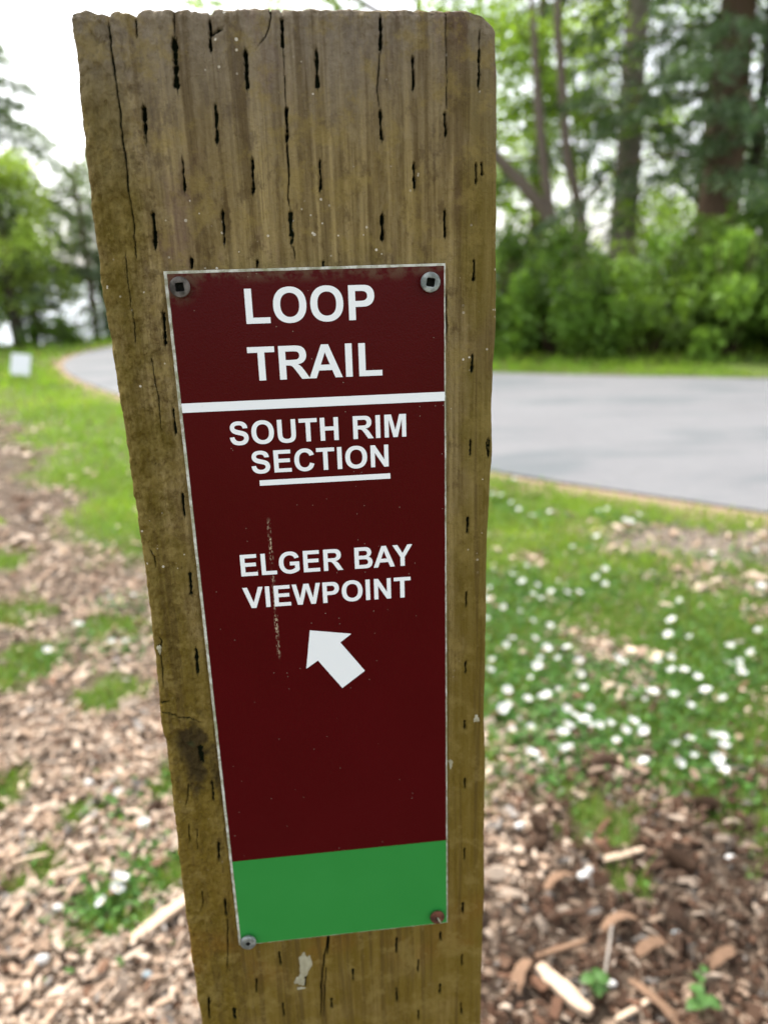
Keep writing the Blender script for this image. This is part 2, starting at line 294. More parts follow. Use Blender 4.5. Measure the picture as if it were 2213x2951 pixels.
def axis(dense0, dense1, step, lo, hi, g=1.17):
    a = list(np.arange(dense0, dense1, step)); s = step; v = a[-1]
    while v < hi: s *= g; v += s; a.append(v)
    s = step; v = dense0; b = []
    while v > lo: s *= g; v -= s; b.append(v)
    return np.array(b[::-1] + a)
gx = axis(-2.4, 2.6, 0.028, -6000, 6000, 1.11); gy = axis(0.6, 5.6, 0.028, -6000, 9000, 1.09)
X, Y = np.meshgrid(gx, gy)
Z = height(X, Y)
G = grass_cover(X, Y)
ed = poly_dist(X, Y, NE)
sand = 1 - sstep(0.08, 0.30, ed + fbm(X * 4, Y * 4, 55, 3) * 0.14)
grav = 1 - sstep(0.7, 1.3, ((X - 1.62) / 0.62) ** 2 + ((Y - 3.12 + 0.18 * (X - 1.5)) / 0.24) ** 2 + fbm(X * 5, Y * 5, 9, 3) * 1.0)
ny, nx = X.shape
idx = np.arange(ny * nx).reshape(ny, nx)
F = np.stack([idx[:-1, :-1], idx[:-1, 1:], idx[1:, 1:], idx[1:, :-1]], -1).reshape(-1, 4)

a = NT('ground_soil_and_turf')
c = a.coords()
n1 = a.noise(c, 3.0, 5); n2 = a.noise(c, 55.0, 4); n3 = a.noise(c, 260.0, 3)
soil = a.mix(n2, (0.07, 0.048, 0.033), (0.26, 0.19, 0.135))
soil = a.mix(a.math('MULTIPLY', n3, 0.5), soil, (0.04, 0.025, 0.015))
turf = a.mix(n1, (0.11, 0.165, 0.03), (0.19, 0.26, 0.05))
turf = a.mix(a.math('MULTIPLY', n2, 0.6), turf, (0.05, 0.07, 0.015))
sandc = a.mix(n2, (0.33, 0.22, 0.15), (0.48, 0.34, 0.24))
gravc = a.mix(a.remap(a.noise(c, 18, 5, .7), .35, .65), (0.11, 0.085, 0.062), (0.31, 0.26, 0.205))
col = a.mix(a.attr('grass'), soil, turf)
col = a.mix(a.attr('sand'), col, sandc)
col = a.mix(a.attr('gravel'), col, gravc)
a.bump(a.math('ADD', n2, n3), 0.8, 0.012)
ground_mat = a.fin(col, 0.95, spec=0.2)
me = np_mesh('ground', np.stack([X, Y, Z], -1).reshape(-1, 3), F, ground_mat,
             {'grass': G.ravel(), 'sand': sand.ravel(), 'gravel': grav.ravel()}, smooth=True)
tag(obj('ground', me), kind='structure')

# water beyond the headland
a = NT('sea_water')
c = a.coords((1, 1, 1))
w1 = a.noise(c, 0.35, 5); w2 = a.noise(c, 0.06, 3)
a.bump(a.math('ADD', w1, w2), 0.35, 0.5)
water_mat = a.fin((0.16, 0.22, 0.27), 0.22, spec=0.5)
W = 16000
me = np_mesh('water', [(-W, -W, -22), (W, -W, -22), (W, W, -22), (-W, W, -22)], np.array([[0, 1, 2, 3]]), water_mat)
tag(obj('water', me), kind='structure')
# pale hills across the water
hx = np.linspace(-6000, 6000, 160); hv = []
prof = 95 + 130 * fbm(hx / 1300., hx * 0, 61, 4)
rows = [(-40, 0), (0.35, 260), (0.8, 620), (1.0, 1000), (-0.2, 1900)]
for k, dy in rows:
    hv.append(np.stack([hx, 5200 + dy + 0 * hx, np.where(k < -1, -40, -22 + np.clip(prof, 15, 400) * k) + 6 * vnoise(hx / 60, hx * 0 + dy, 9)], -1))
hv = np.concatenate(hv); n_ = len(hx); ii = np.arange(n_ * len(rows)).reshape(len(rows), n_)
HF = np.stack([ii[:-1, :-1], ii[:-1, 1:], ii[1:, 1:], ii[1:, :-1]], -1).reshape(-1, 4)
a = NT('wooded_hills')
hills_mat = a.fin(a.mix(a.noise(a.coords(), 0.02, 4), (0.06, 0.09, 0.06), (0.12, 0.15, 0.11)), 1.0, spec=0.1)
tag(obj('hills', np_mesh('hills', hv, HF, hills_mat, smooth=True)), kind='structure')

# asphalt road
a = NT('worn_asphalt')
c = a.coords()
ag = a.noise(c, 300, 3, 0.7); pt = a.noise(c, 1.4, 4); tr_ = a.noise(c, 14, 3)
col = a.mix(pt, (0.155, 0.155, 0.165), (0.245, 0.245, 0.25))
col = a.mix(a.math('MULTIPLY', ag, 0.6), col, (0.12, 0.12, 0.125))
pt2 = a.noise(a.coords((.5, 1.6, 1)), 1.1, 5)
col = a.mix(a.math('MULTIPLY', tr_, 0.3), col, (0.30, 0.29, 0.27))
col = a.mix(a.remap(pt2, .48, .62, 0, .75), col, (0.125, 0.14, 0.145))
col = a.mix(a.remap(a.noise(c, 7, 5, .75), .60, .68, 0, .4), col, (0.10, 0.10, 0.10))
a.bump(a.math('ADD', ag, tr_), 0.5, 0.004)
road_mat = a.fin(col, 0.85, spec=0.3)
NN = NE + 0.02 * np.stack([fbm(np.arange(len(NE)) * .7, 0, 4), fbm(np.arange(len(NE)) * .7, 3, 4)], -1)
rv = []
for k in range(9):
    t = k / 8.0
    P = NN * (1 - t) + FE * t
    z = 0.013 + 0.05 * (1 - (2 * t - 1) ** 2) + cliff(P[:, 0], P[:, 1])
    if k in (0, 8):
        rv.append(np.column_stack([P, z - 0.06]))
        if k == 0: rv.append(np.column_stack([P, z]))
        else: rv.insert(-1, np.column_stack([P, z]))
    else: rv.append(np.column_stack([P, z]))
n_ = len(NN); V = np.concatenate(rv); ii = np.arange(len(V)).reshape(-1, n_)
RF = np.stack([ii[:-1, :-1], ii[:-1, 1:], ii[1:, 1:], ii[1:, :-1]], -1).reshape(-1, 4)
tag(obj('road', np_mesh('road', V, RF, road_mat)), kind='structure')

# ------------------------------------------------------------------ ground litter: wood chips
def boxes(cx, cy, cz, L, Wd, T, yaw, tilt, rollv, bend, taper, jit=0.18):
    """n chips of 12 vertices each: three cross-sections joined, closed at both ends"""
    n = len(cx)
    s = np.array([-.5, 0, .5])
    loc = np.zeros((n, 3, 4, 3))
    q = np.array([(-.5, -.5), (.5, -.5), (.5, .5), (-.5, .5)])
    wk = np.stack([taper[:, 0], np.ones(n), taper[:, 1]], 1)
    loc[..., 0] = (s[None, :, None] * L[:, None, None]) + 0 * loc[..., 0]
    loc[..., 1] = q[None, None, :, 0] * (Wd[:, None] * wk)[:, :, None]
    loc[..., 2] = q[None, None, :, 1] * (T[:, None] * (0.6 + 0.4 * wk))[:, :, None] + np.array([0, 1., 0])[None, :, None] * bend[:, None, None]
    loc += (RNG.random((n, 3, 4, 3)) - .5) * (np.stack([L, Wd, T], -1)[:, None, None, :] * jit * np.array([1., 1.4, 1.6]))
    loc = loc.reshape(n, 12, 3)
    cr, sr = np.cos(rollv)[:, None], np.sin(rollv)[:, None]
    y = loc[..., 1] * cr - loc[..., 2] * sr; z = loc[..., 1] * sr + loc[..., 2] * cr; x = loc[..., 0]
    ct, st = np.cos(tilt)[:, None], np.sin(tilt)[:, None]
    x, z = x * ct - z * st, x * st + z * ct
    cy_, sy_ = np.cos(yaw)[:, None], np.sin(yaw)[:, None]
    x, y = x * cy_ - y * sy_, x * sy_ + y * cy_
    V = np.stack([x + cx[:, None], y + cy[:, None], z + cz[:, None]], -1).reshape(-1, 3)
    base = []
    for a_ in (0, 4):
        for k in range(4):
            base.append((a_ + k, a_ + (k + 1) % 4, a_ + 4 + (k + 1) % 4, a_ + 4 + k))
    base += [(3, 2, 1, 0), (8, 9, 10, 11)]
    Fq = (np.array(base)[None] + (np.arange(n) * 12)[:, None, None]).reshape(-1, 4)
    return V, Fq

def scatter(n, x0, x1, y0, y1, dens):
    x = RNG.uniform(x0, x1, n); y = RNG.uniform(y0, y1, n)
    keep = RNG.random(n) < dens(x, y)
    return x[keep], y[keep]

def in_view(x, y, marg=0.25):
    """keep litter to the wedge a camera near the photograph's could see"""
    return (np.abs(x) < 0.62 * y + 0.25 + marg) & (y > 0.55)

chip_mat = attr_material('bark_and_wood_chips', 0.85, 0.2, 160, 0.5, 0.35)
Vs, Fs, Cs, off = [], [], [], 0
for (n, x0, x1, y0, y1, sc, dmax) in ((30000, -1.3, 1.4, .6, 1.9, .72, 1), (19000, -2.2, 1.9, 1.9, 3.4, .9, 1), (11000, -4.6, 2.4, 3.2, 7.0, 1.6, 1)):
    def dens(x, y):
        g = grass_cover(x, y)
        return np.where(in_view(x, y), ((1 - g) * 0.97 + 0.10) * (.22 + .78 * sstep(0.75, 1.35, ((x - 1.62) / 0.62) ** 2 + ((y - 3.12 + 0.18 * (x - 1.5)) / 0.24) ** 2)), 0) * (~in_road(x, y)) * sstep(0.1, 0.35, poly_dist(x, y, NE))
    x, y = scatter(n, x0, x1, y0, y1, dens)
    n = len(x)
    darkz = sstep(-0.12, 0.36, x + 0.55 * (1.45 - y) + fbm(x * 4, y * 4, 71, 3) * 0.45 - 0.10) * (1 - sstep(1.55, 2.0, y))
    big = RNG.random(n) ** 5
    L = (0.009 + 0.017 * RNG.random(n) + 0.040 * big) * sc * (1 + 0.08 * darkz)
    Wd = L * RNG.uniform(.22, .55, n); T = np.minimum(Wd * RNG.uniform(.2, .5, n), 0.006 * sc)
    strand = RNG.random(n) < .16                                   # bark strings, needles and twig bits
    L = np.where(strand, L * 1.6 + .008, L); Wd = np.where(strand, RNG.uniform(.0009, .0026, n) * sc, Wd); T = np.where(strand, Wd * .8, T)
    curl = darkz * L * RNG.uniform(0, .28, n) + L * RNG.uniform(-.06, .06, n)
    z = height(x, y) + RNG.random(n) ** 1.5 * 0.022 + 0.002 - 0.004 * sstep(2, 4, y)
    tilt = RNG.normal(0, .33, n); rl = RNG.normal(0, .5, n)
    V, Fq = boxes(x, y, z, L, Wd, T, RNG.uniform(0, 6.283, n), tilt, rl, curl, RNG.uniform(.35, 1, (n, 2)))
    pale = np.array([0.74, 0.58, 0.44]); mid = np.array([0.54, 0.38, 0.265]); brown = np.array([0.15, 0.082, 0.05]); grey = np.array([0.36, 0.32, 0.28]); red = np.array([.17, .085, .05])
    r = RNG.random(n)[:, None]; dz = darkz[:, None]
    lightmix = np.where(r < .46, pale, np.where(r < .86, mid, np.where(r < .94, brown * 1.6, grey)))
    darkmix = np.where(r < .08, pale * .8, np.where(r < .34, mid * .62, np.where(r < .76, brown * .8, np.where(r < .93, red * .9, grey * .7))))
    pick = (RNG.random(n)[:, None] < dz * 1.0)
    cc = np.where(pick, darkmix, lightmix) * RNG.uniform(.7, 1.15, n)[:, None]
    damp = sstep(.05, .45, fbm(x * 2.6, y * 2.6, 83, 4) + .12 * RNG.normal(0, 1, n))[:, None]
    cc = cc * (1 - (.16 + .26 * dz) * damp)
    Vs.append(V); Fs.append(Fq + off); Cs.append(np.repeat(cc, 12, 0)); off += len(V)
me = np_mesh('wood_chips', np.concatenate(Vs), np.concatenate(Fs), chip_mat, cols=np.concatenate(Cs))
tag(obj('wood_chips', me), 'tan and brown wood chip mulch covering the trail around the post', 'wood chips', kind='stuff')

# ------------------------------------------------------------------ grass
grass_mat = leaf_material('grass_blades', 0.45)
def blades(x, y, z, h, w, lean, az, face, col):
    n = len(x)
    d = np.stack([np.cos(az), np.sin(az)], -1); s = np.stack([np.cos(face), np.sin(face)], -1) * (w / 2)[:, None]
    P = np.stack([x, y], -1); V = np.zeros((n, 5, 3))
    V[:, 0, :2] = P - s; V[:, 1, :2] = P + s
    m_ = P + d * (lean * .35)[:, None]
    V[:, 2, :2] = m_ + s * .8; V[:, 3, :2] = m_ - s * .8
    V[:, 4, :2] = P + d * lean[:, None]
    V[:, 0, 2] = V[:, 1, 2] = z - .004; V[:, 2, 2] = V[:, 3, 2] = z + h * .58; V[:, 4, 2] = z + h
    b = np.arange(n)[:, None] * 5
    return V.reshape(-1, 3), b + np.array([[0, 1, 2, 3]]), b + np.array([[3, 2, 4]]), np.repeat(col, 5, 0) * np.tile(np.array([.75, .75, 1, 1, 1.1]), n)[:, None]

VV, Q, T3, CC, off = [], [], [], [], 0
for (n, x0, x1, y0, y1, hs_, ws) in ((52000, -1.4, 1.5, 1.0, 2.4, 1.0, 1.0), (62000, -2.6, 2.7, 2.4, 4.8, 1.15, 1.7), (46000, -6.5, 4, 4.8, 11, 1.5, 4.5), (22000, -12, 10, 9, 19, 2.3, 11)):
    x, y = scatter(n, x0, x1, y0, y1, lambda x, y: np.where(in_view(x, y, .35), grass_cover(x, y) ** 1.5, 0))
    n = len(x)
    h = RNG.uniform(.014, .042, n) * hs_ * np.where(RNG.random(n) < .05, 1.9, 1); w = RNG.uniform(.0018, .0035, n) * ws
    v = fbm(x * 1.6, y * 1.6, 91, 3)[:, None]
    base = np.array([.16, .285, .035]) * (1 + .45 * v) + np.array([.07, .04, 0]) * np.clip(v * 2, 0, 1)
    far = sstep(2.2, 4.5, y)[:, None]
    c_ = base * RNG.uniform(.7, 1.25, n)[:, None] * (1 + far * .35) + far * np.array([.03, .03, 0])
    dry = RNG.random(n) < .10
    c_[dry] = np.array([.30, .25, .12])
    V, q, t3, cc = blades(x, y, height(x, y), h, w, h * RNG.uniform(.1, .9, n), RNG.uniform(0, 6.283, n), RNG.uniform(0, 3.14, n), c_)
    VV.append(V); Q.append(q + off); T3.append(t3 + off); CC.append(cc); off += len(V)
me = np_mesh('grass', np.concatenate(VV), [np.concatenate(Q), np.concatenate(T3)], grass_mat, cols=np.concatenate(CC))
tag(obj('grass', me), 'patchy bright green lawn between the trail and the road', 'grass', kind='stuff')

# low broad leaves (clover and daisy rosettes) among the grass
FLW = DAISY + DAISYL
fl = np.array(FLW)
n = 9500
pick = RNG.integers(0, len(fl), n)
x = fl[pick, 0] + RNG.normal(0, .055, n); y = fl[pick, 1] + RNG.normal(0, .055, n)
x2, y2 = scatter(9000, -1.5, 2.2, 1.2, 3.6, lambda x, y: grass_cover(x, y) * .6 * in_view(x, y, .2))
x = np.concatenate([x, x2]); y = np.concatenate([y, y2]); n = len(x)
r_ = RNG.uniform(.0035, .0085, n); az = RNG.uniform(0, 6.283, n); tl = RNG.normal(0, .45, n); tl2 = RNG.normal(0, .45, n)
ang = np.arange(6) / 6 * 6.283
ring = np.stack([np.cos(ang) * 1.25, np.sin(ang) * .8], -1)
px_ = (ring[None, :, 0] * np.cos(az)[:, None] - ring[None, :, 1] * np.sin(az)[:, None]) * r_[:, None]
py_ = (ring[None, :, 0] * np.sin(az)[:, None] + ring[None, :, 1] * np.cos(az)[:, None]) * r_[:, None]
V = np.stack([px_ + x[:, None], py_ + y[:, None], (height(x, y) + RNG.uniform(.006, .024, n))[:, None] + px_ * tl[:, None] + py_ * tl2[:, None]], -1).reshape(-1, 3)
c_ = np.array([.10, .225, .045]) * RNG.uniform(.6, 1.5, n)[:, None]
me = np_mesh('clover_leaves', V, (np.arange(n)[:, None] * 6 + np.arange(6)[None]), grass_mat, cols=np.repeat(c_, 6, 0))
tag(obj('clover_leaves', me), 'low dark green clover and daisy leaves carpeting the lawn', 'ground cover', kind='stuff')

# ------------------------------------------------------------------ daisies, one object each
petal_mat = NT('white_petals').fin((0.82, 0.82, 0.80), 0.6, spec=0.3)
disc_mat = NT('yellow_disc').fin((0.55, 0.36, 0.03), 0.8)
stem_mat = NT('green_stem').fin((0.10, 0.17, 0.04), 0.7)
def petal_mesh(R, up_, seed):
    rg = random.Random(seed); V = []; Fp = []
    for lay in range(2):
        for k in range(15):
            a0 = (k + lay * .5 + rg.uniform(-.15, .15)) / 15 * 2 * math.pi; w = .13
            rr = R * rg.uniform(.85, 1.05); zz = up_ * rg.uniform(.5, 1.2) + lay * .0006
            b = len(V)
            for rad, aw, z in ((.002, .10, 0), (rr * .7, w, zz * .6), (rr, w * .45, zz)):
                for sgn in (-1, 1):
                    V.append((rad * math.cos(a0 + sgn * aw), rad * math.sin(a0 + sgn * aw), z))
            Fp += [(b, b + 1, b + 3, b + 2), (b + 2, b + 3, b + 5, b + 4)]
    return np_mesh('petals', V, np.array(Fp), petal_mat)
def disc_mesh():
    V = []; Fd = []
    for i in range(3):
        r = (.0034, .0026, .0010)[i]; z = (.0002, .0016, .0022)[i]
        V += [(r * math.cos(k * math.pi / 4), r * math.sin(k * math.pi / 4), z) for k in range(8)]
    for i in range(2):
        for k in range(8): Fd.append((i * 8 + k, i * 8 + (k + 1) % 8, i * 8 + 8 + (k + 1) % 8, i * 8 + 8 + k))
    return np_mesh('flower_centre', V, [np.array(Fd), np.array([[16 + k for k in range(8)]])], disc_mat, smooth=True)

def tube(pts, rad, sides=8, seed=0, rough=0.0):
    pts = [Vector(p) for p in pts]; V = []; Ft = []
    rg = random.Random(seed)
    ref = Vector((1, 0, 0.01))
    for i, p in enumerate(pts):
        t = (pts[min(i + 1, len(pts) - 1)] - pts[max(i - 1, 0)]).normalized()
        if abs(t.dot(ref)) > .95: ref = Vector((0, 1, 0))
        e1 = (ref - t * ref.dot(t)).normalized(); e2 = t.cross(e1)
        for k in range(sides):
            a_ = k * 2 * math.pi / sides
            rr = rad[i] * (1 + rough * rg.uniform(-1, 1))
            V.append(tuple(p + (e1 * math.cos(a_) + e2 * math.sin(a_)) * rr))
    for i in range(len(pts) - 1):
        for k in range(sides):
            Ft.append((i * sides + k, i * sides + (k + 1) % sides, (i + 1) * sides + (k + 1) % sides, (i + 1) * sides + k))
    return np.array(V), np.array(Ft), [list(range(sides))[::-1], [(len(pts) - 1) * sides + k for k in range(sides)]]
def tube_mesh(name, pts, rad, mat, sides=8, seed=0, rough=0.0, smooth=True):
    V, Ft, caps = tube(pts, rad, sides, seed, rough)
    return np_mesh(name, V, [Ft, np.array(caps)], mat, smooth=smooth)

PM = [petal_mesh(.0125, .007, 1), petal_mesh(.0115, .009, 2), petal_mesh(.0135, .005, 3), petal_mesh(.0105, .010, 4)]
DM = disc_mesh()
SM = tube_mesh('stem', [(0, 0, -.034), (.002, .001, -.018), (0, 0, 0)], [.0008, .0007, .0007], stem_mat, 4)
def daisy(x, y, i, label, group, first=[None]):
    rg = random.Random(i * 3 + 1)
    gz = float(height(np.array([x]), np.array([y]))[0])
    if first[0] is None:
        e = empty('daisy', (0, 0, 0)); obj('petals', PM[0], e); obj('flower_centre', DM, e); obj('stem', SM, e); first[0] = e
    else: e = copy_tree(first[0])
    e.children[0].data = PM[rg.randrange(4)] if e.children[0].name.startswith('petals') else e.children[0].data
    for ch in e.children:
        if ch.name.startswith('petals'): ch.data = PM[rg.randrange(4)]
    s = rg.uniform(.85, 1.35)
    e.location = (x, y, gz + .031 * s); e.scale = (s, s, s)
    e.rotation_euler = (rg.uniform(-.1, .6), rg.uniform(-.35, .35), rg.uniform(0, 6.28))
    tag(e, label, 'daisy', group)
for i, (x, y) in enumerate(DAISY):
    if y > 3.0: l, g = 'small white daisy in the bright green grass close to the near edge of the road', 'daisies in the grass by the road edge'
    elif y > 2.3: l, g = 'white daisy in the middle of the lawn right of the post', 'daisies in the middle of the lawn'
    elif x < .66 : l, g = 'white daisy in the thick drift beside the right edge of the post', 'daisies in the drift beside the post'
    else: l, g = 'white daisy among bare patches of lawn towards the right of the photo', 'daisies among the bare lawn patches'
    daisy(x, y, i, DAISY_LABEL.get(i, l), g)
for i, (x, y) in enumerate(DAISYL):
    if y < 1.3: l, g = 'white daisy in the green clump at the lower left, left of the post', 'daisies in the lower left clump'
    else: l, g = 'white daisy scattered on the wood chips left of the post', 'daisies scattered over the chips on the left'
    daisy(x, y, 500 + i, LEFT_LABEL.get(i, l), g)

# ------------------------------------------------------------------ loose things on the chips
def gz(x, y): return float(height(np.array([float(x)]), np.array([float(y)]))[0])

def attr_mat_simple(name, c1, c2, scale=90, rough=.85):
    q = NT(name); c = q.coords(); n = q.noise(c, scale, 4)
    q.bump(n, .6, .002)
    return q.fin(q.mix(n, c1, c2), rough, spec=.25)
cone_mat = attr_mat_simple('cone_brown', (0.035, 0.020, 0.012), (0.11, 0.062, 0.035))
def cone_mesh(seed):
    rg = random.Random(seed); V = []; Fc = []
    N = 90
    for k in range(N):
        t = k / (N - 1); a0 = k * 2.39996; z = t * .062
        R = .0155 * math.sin(math.pi * (0.12 + .8 * t)) ** .7
        ca, sa = math.cos(a0), math.sin(a0); w = .0062 * (1 - .35 * t); b = len(V)
        tip = R * 1.12; 
        V += [(R * .3 * ca, R * .3 * sa, z - .002), (tip * ca - w * sa, tip * sa + w * ca, z + .004), ((tip + .003) * ca, (tip + .003) * sa, z + .0085), (tip * ca + w * sa, tip * sa - w * ca, z + .004), (R * .75 * ca, R * .75 * sa, z - .0015)]
        Fc += [(b, b + 1, b + 2), (b, b + 2, b + 3), (b + 4, b + 2, b + 1), (b + 4, b + 3, b + 2)]
    V = np.array(V)[:, [2, 0, 1]] - np.array([.031, 0, 0])
    return np_mesh('cone_scales', V, np.array(Fc), cone_mat)
CM = cone_mesh(3)
CORE = tube_mesh('cone_core', [(-.03, 0, 0), (-.015, 0, 0), (.01, 0, 0), (.03, 0, 0)], [.006, .012, .011, .004], cone_mat, 8)
c0 = None
for x, y, s, rz, lab in [(0.52, 1.59, 1.15, .3, 'dark pine cone at the lower edge of the daisy drift right of the post'),
                         (0.325, 1.375, .9, 1.9, 'dark brown cone beside a thin green tuft right of the post, the upper of two'),
                         (0.30, 1.315, .9, .6, 'dark brown cone close to the post on the right, the lower of two'),
                         (0.72, 1.43, 1.0, 2.8, 'long reddish brown cone lying left of the grass tuft at the right edge'),
                         (0.60, 1.27, 1.05, 2.2, 'scaly dark cone in the middle of the brown bark right of the post'),
                         (-0.56, 1.47, .75, 1.2, 'small black cone on the pale chips left of the post')]:
    if c0 is None:
        c0 = empty('pine_cone', (0, 0, 0)); obj('cone_scales', CM, c0); obj('cone_core', CORE, c0); e = c0
    else: e = copy_tree(c0)
    e.location = (x, y, gz(x, y) + .02); e.rotation_euler = (0, .12, rz); e.scale = (s, s, s)
    tag(e, lab, 'pine cone', 'pine cones on the ground')

pale_wood = attr_mat_simple('split_pale_wood', (0.46, 0.33, 0.22), (0.68, 0.52, 0.38), 120)
brown_wood = attr_mat_simple('brown_bark', (0.12, 0.07, 0.04), (0.30, 0.18, 0.11), 100)
grey_wood = attr_mat_simple('grey_stick', (0.22, 0.19, 0.16), (0.42, 0.37, 0.31), 120)
def splinter(name, p0, p1, w, t, mat, label, cat, seed, group=None, lift=.014, bend=.0):
    rg = random.Random(seed); L = math.hypot(p1[0] - p0[0], p1[1] - p0[1])
    V = []; n = 9
    for i in range(n):
        s = i / (n - 1); x = (s - .5) * L
        ww = w * (.45 + .55 * math.sin(math.pi * min(max(s * .9 + .08, 0), 1)) ** .5) * rg.uniform(.85, 1.1)
        tt = t * rg.uniform(.8, 1.1); zc = bend * math.sin(math.pi * s) ; yc = rg.uniform(-1, 1) * w * .08
        for a_, b_ in ((-.5, -.5), (0, -.6), (.5, -.45), (.55, .35), (.1, .5), (-.5, .4)):
            V.append((x + rg.uniform(-1, 1) * L * .012, yc + a_ * ww, zc + b_ * tt))
    Fq = [(i * 6 + k, i * 6 + (k + 1) % 6, i * 6 + 6 + (k + 1) % 6, i * 6 + 6 + k) for i in range(n - 1) for k in range(6)]
    me = np_mesh(name, V, [np.array(Fq), np.array([[5, 4, 3, 2, 1, 0], [(n - 1) * 6 + k for k in range(6)]])], mat)
    cx, cy = (p0[0] + p1[0]) / 2, (p0[1] + p1[1]) / 2
    o = obj(name, me, None, (cx, cy, gz(cx, cy) + lift))
    o.rotation_euler = (rg.uniform(-.3, .3), -.06, math.atan2(p1[1] - p0[1], p1[0] - p0[0]))
    return tag(o, label, cat, group)
splinter('wood_chunk', (.25, 1.025), (.315, .93), .026, .014, pale_wood, 'large pale split wood chunk on the dark bark at the bottom right of the post', 'wood chunk', 1, lift=.026)
splinter('stick', (-.83, 1.31), (-.745, 1.33), .012, .007, pale_wood, 'pale stick on the chips near the left edge of the photo', 'stick', 2, 'loose sticks')
splinter('stick', (-.71, 1.28), (-.645, 1.295), .011, .007, pale_wood, 'short pale stick just left of the lower left daisy clump', 'stick', 3, 'loose sticks')
splinter('stick', (-.50, 1.11), (-.40, 1.215), .026, .010, pale_wood, 'broad pale split stick leaning up against the left side of the post', 'stick', 4, 'loose sticks', lift=.022)
splinter('stick', (-.73, 1.46), (-.685, 1.60), .010, .007, grey_wood, 'long grey brown stick pointing away between two green tufts on the left', 'stick', 5, 'loose sticks')
splinter('stick', (.44, 1.28), (.53, 1.30), .013, .009, pale_wood, 'tan stick beside the scaly dark cone right of the post', 'stick', 6, 'loose sticks', lift=.02)
splinter('stick', (.25, 1.05), (.35, 1.075), .010, .008, brown_wood, 'long brown stick lying crosswise above the pale wood chunk', 'stick', 7, 'loose sticks', lift=.024)
splinter('stick', (.355, .92), (.43, .955), .010, .007, pale_wood, 'thin tan stick at the bottom edge right of the pale wood chunk', 'stick', 8, 'loose sticks', lift=.022)
splinter('twig', (.36, 1.0), (.415, 1.13), .004, .004, grey_wood, 'thin grey twig standing out of the brown bark right of the post', 'twig', 9, lift=.03)
for k, (a0, b0, w, bd, lab) in enumerate([((.385, 1.10), (.455, 1.12), .022, .016, 'curled reddish brown bark flake, the upper of those above the seedlings'),
        ((.43, 1.045), (.49, 1.07), .020, .013, 'curled brown bark flake between the twig and the right hand seedling'),
        ((.20, .98), (.235, 1.04), .024, .010, 'wide brown bark flake right beside the post near the bottom edge'),
        ((.30, 1.20), (.36, 1.23), .022, .014, 'curled red brown bark flake right of the post below the two cones'),
        ((.55, 1.02), (.61, 1.05), .020, .012, 'curled bark flake near the lower right corner of the photo'),
        ((.46, .90), (.40, .99), .018, .010, 'dark bark flake left of the right hand seedling')]):
    splinter('bark_flake', a0, b0, w, .004, brown_wood, lab, 'bark', 20 + k, 'curled bark flakes', .02, bd)

def blob(name, r, seed, mat):
    rg = random.Random(seed); V = []; n = 9; mrows = 5
    for i in range(mrows):
        ph = math.pi * (i + .5) / mrows
        for k in range(n):
            th = 2 * math.pi * k / n; q = r * rg.uniform(.85, 1.12)
            V.append((q * math.sin(ph) * math.cos(th), q * .8 * math.sin(ph) * math.sin(th), q * .6 * math.cos(ph)))
    Fq = [(i * n + k, i * n + n + k, i * n + n + (k + 1) % n, i * n + (k + 1) % n) for i in range(mrows - 1) for k in range(n)]
    return np_mesh(name, V, [np.array(Fq), np.array([list(range(n)), [(mrows - 1) * n + k for k in range(n)][::-1]])], mat, smooth=True)
stone_mats = [attr_mat_simple('white_pebble', (.6, .58, .54), (.78, .76, .72), 200), attr_mat_simple('blue_grey_pebble', (.25, .32, .34), (.38, .45, .47), 200)]
for k, (x, y, r, mi, lab) in enumerate([(.70, 1.27, .010, 0, 'round white pebble on the bark near the right edge'), (.37, .99, .009, 0, 'small white pebble between the two green seedlings'),
        (.52, 1.09, .009, 1, 'small blue grey pebble on dark bark right of the post'), (.385, 1.235, .013, 0, 'pale grey stone under a dry stalk right of the post'), (.28, 1.375, .012, 0, 'white stone beside the upper dark cone close to the post'),
        (-.65, 1.07, .013, 0, 'white stone in the pale chips at the lower left'), (-.57, 1.42, .010, 0, 'small white stone below the black cone left of the post'),
        (-.75, 1.58, .012, 0, 'white stone above the long grey brown stick on the left'), (-.67, 1.19, .010, 0, 'white stone left of the lower left daisy clump'), (-.45, 1.04, .009, 1, 'bluish chip of stone low down left of the post')]):
    o = obj('pebble', blob('pebble', r, k, stone_mats[mi]), None, (x, y, gz(x, y) + .018)); tag(o, lab, 'pebble', 'pebbles among the chips')

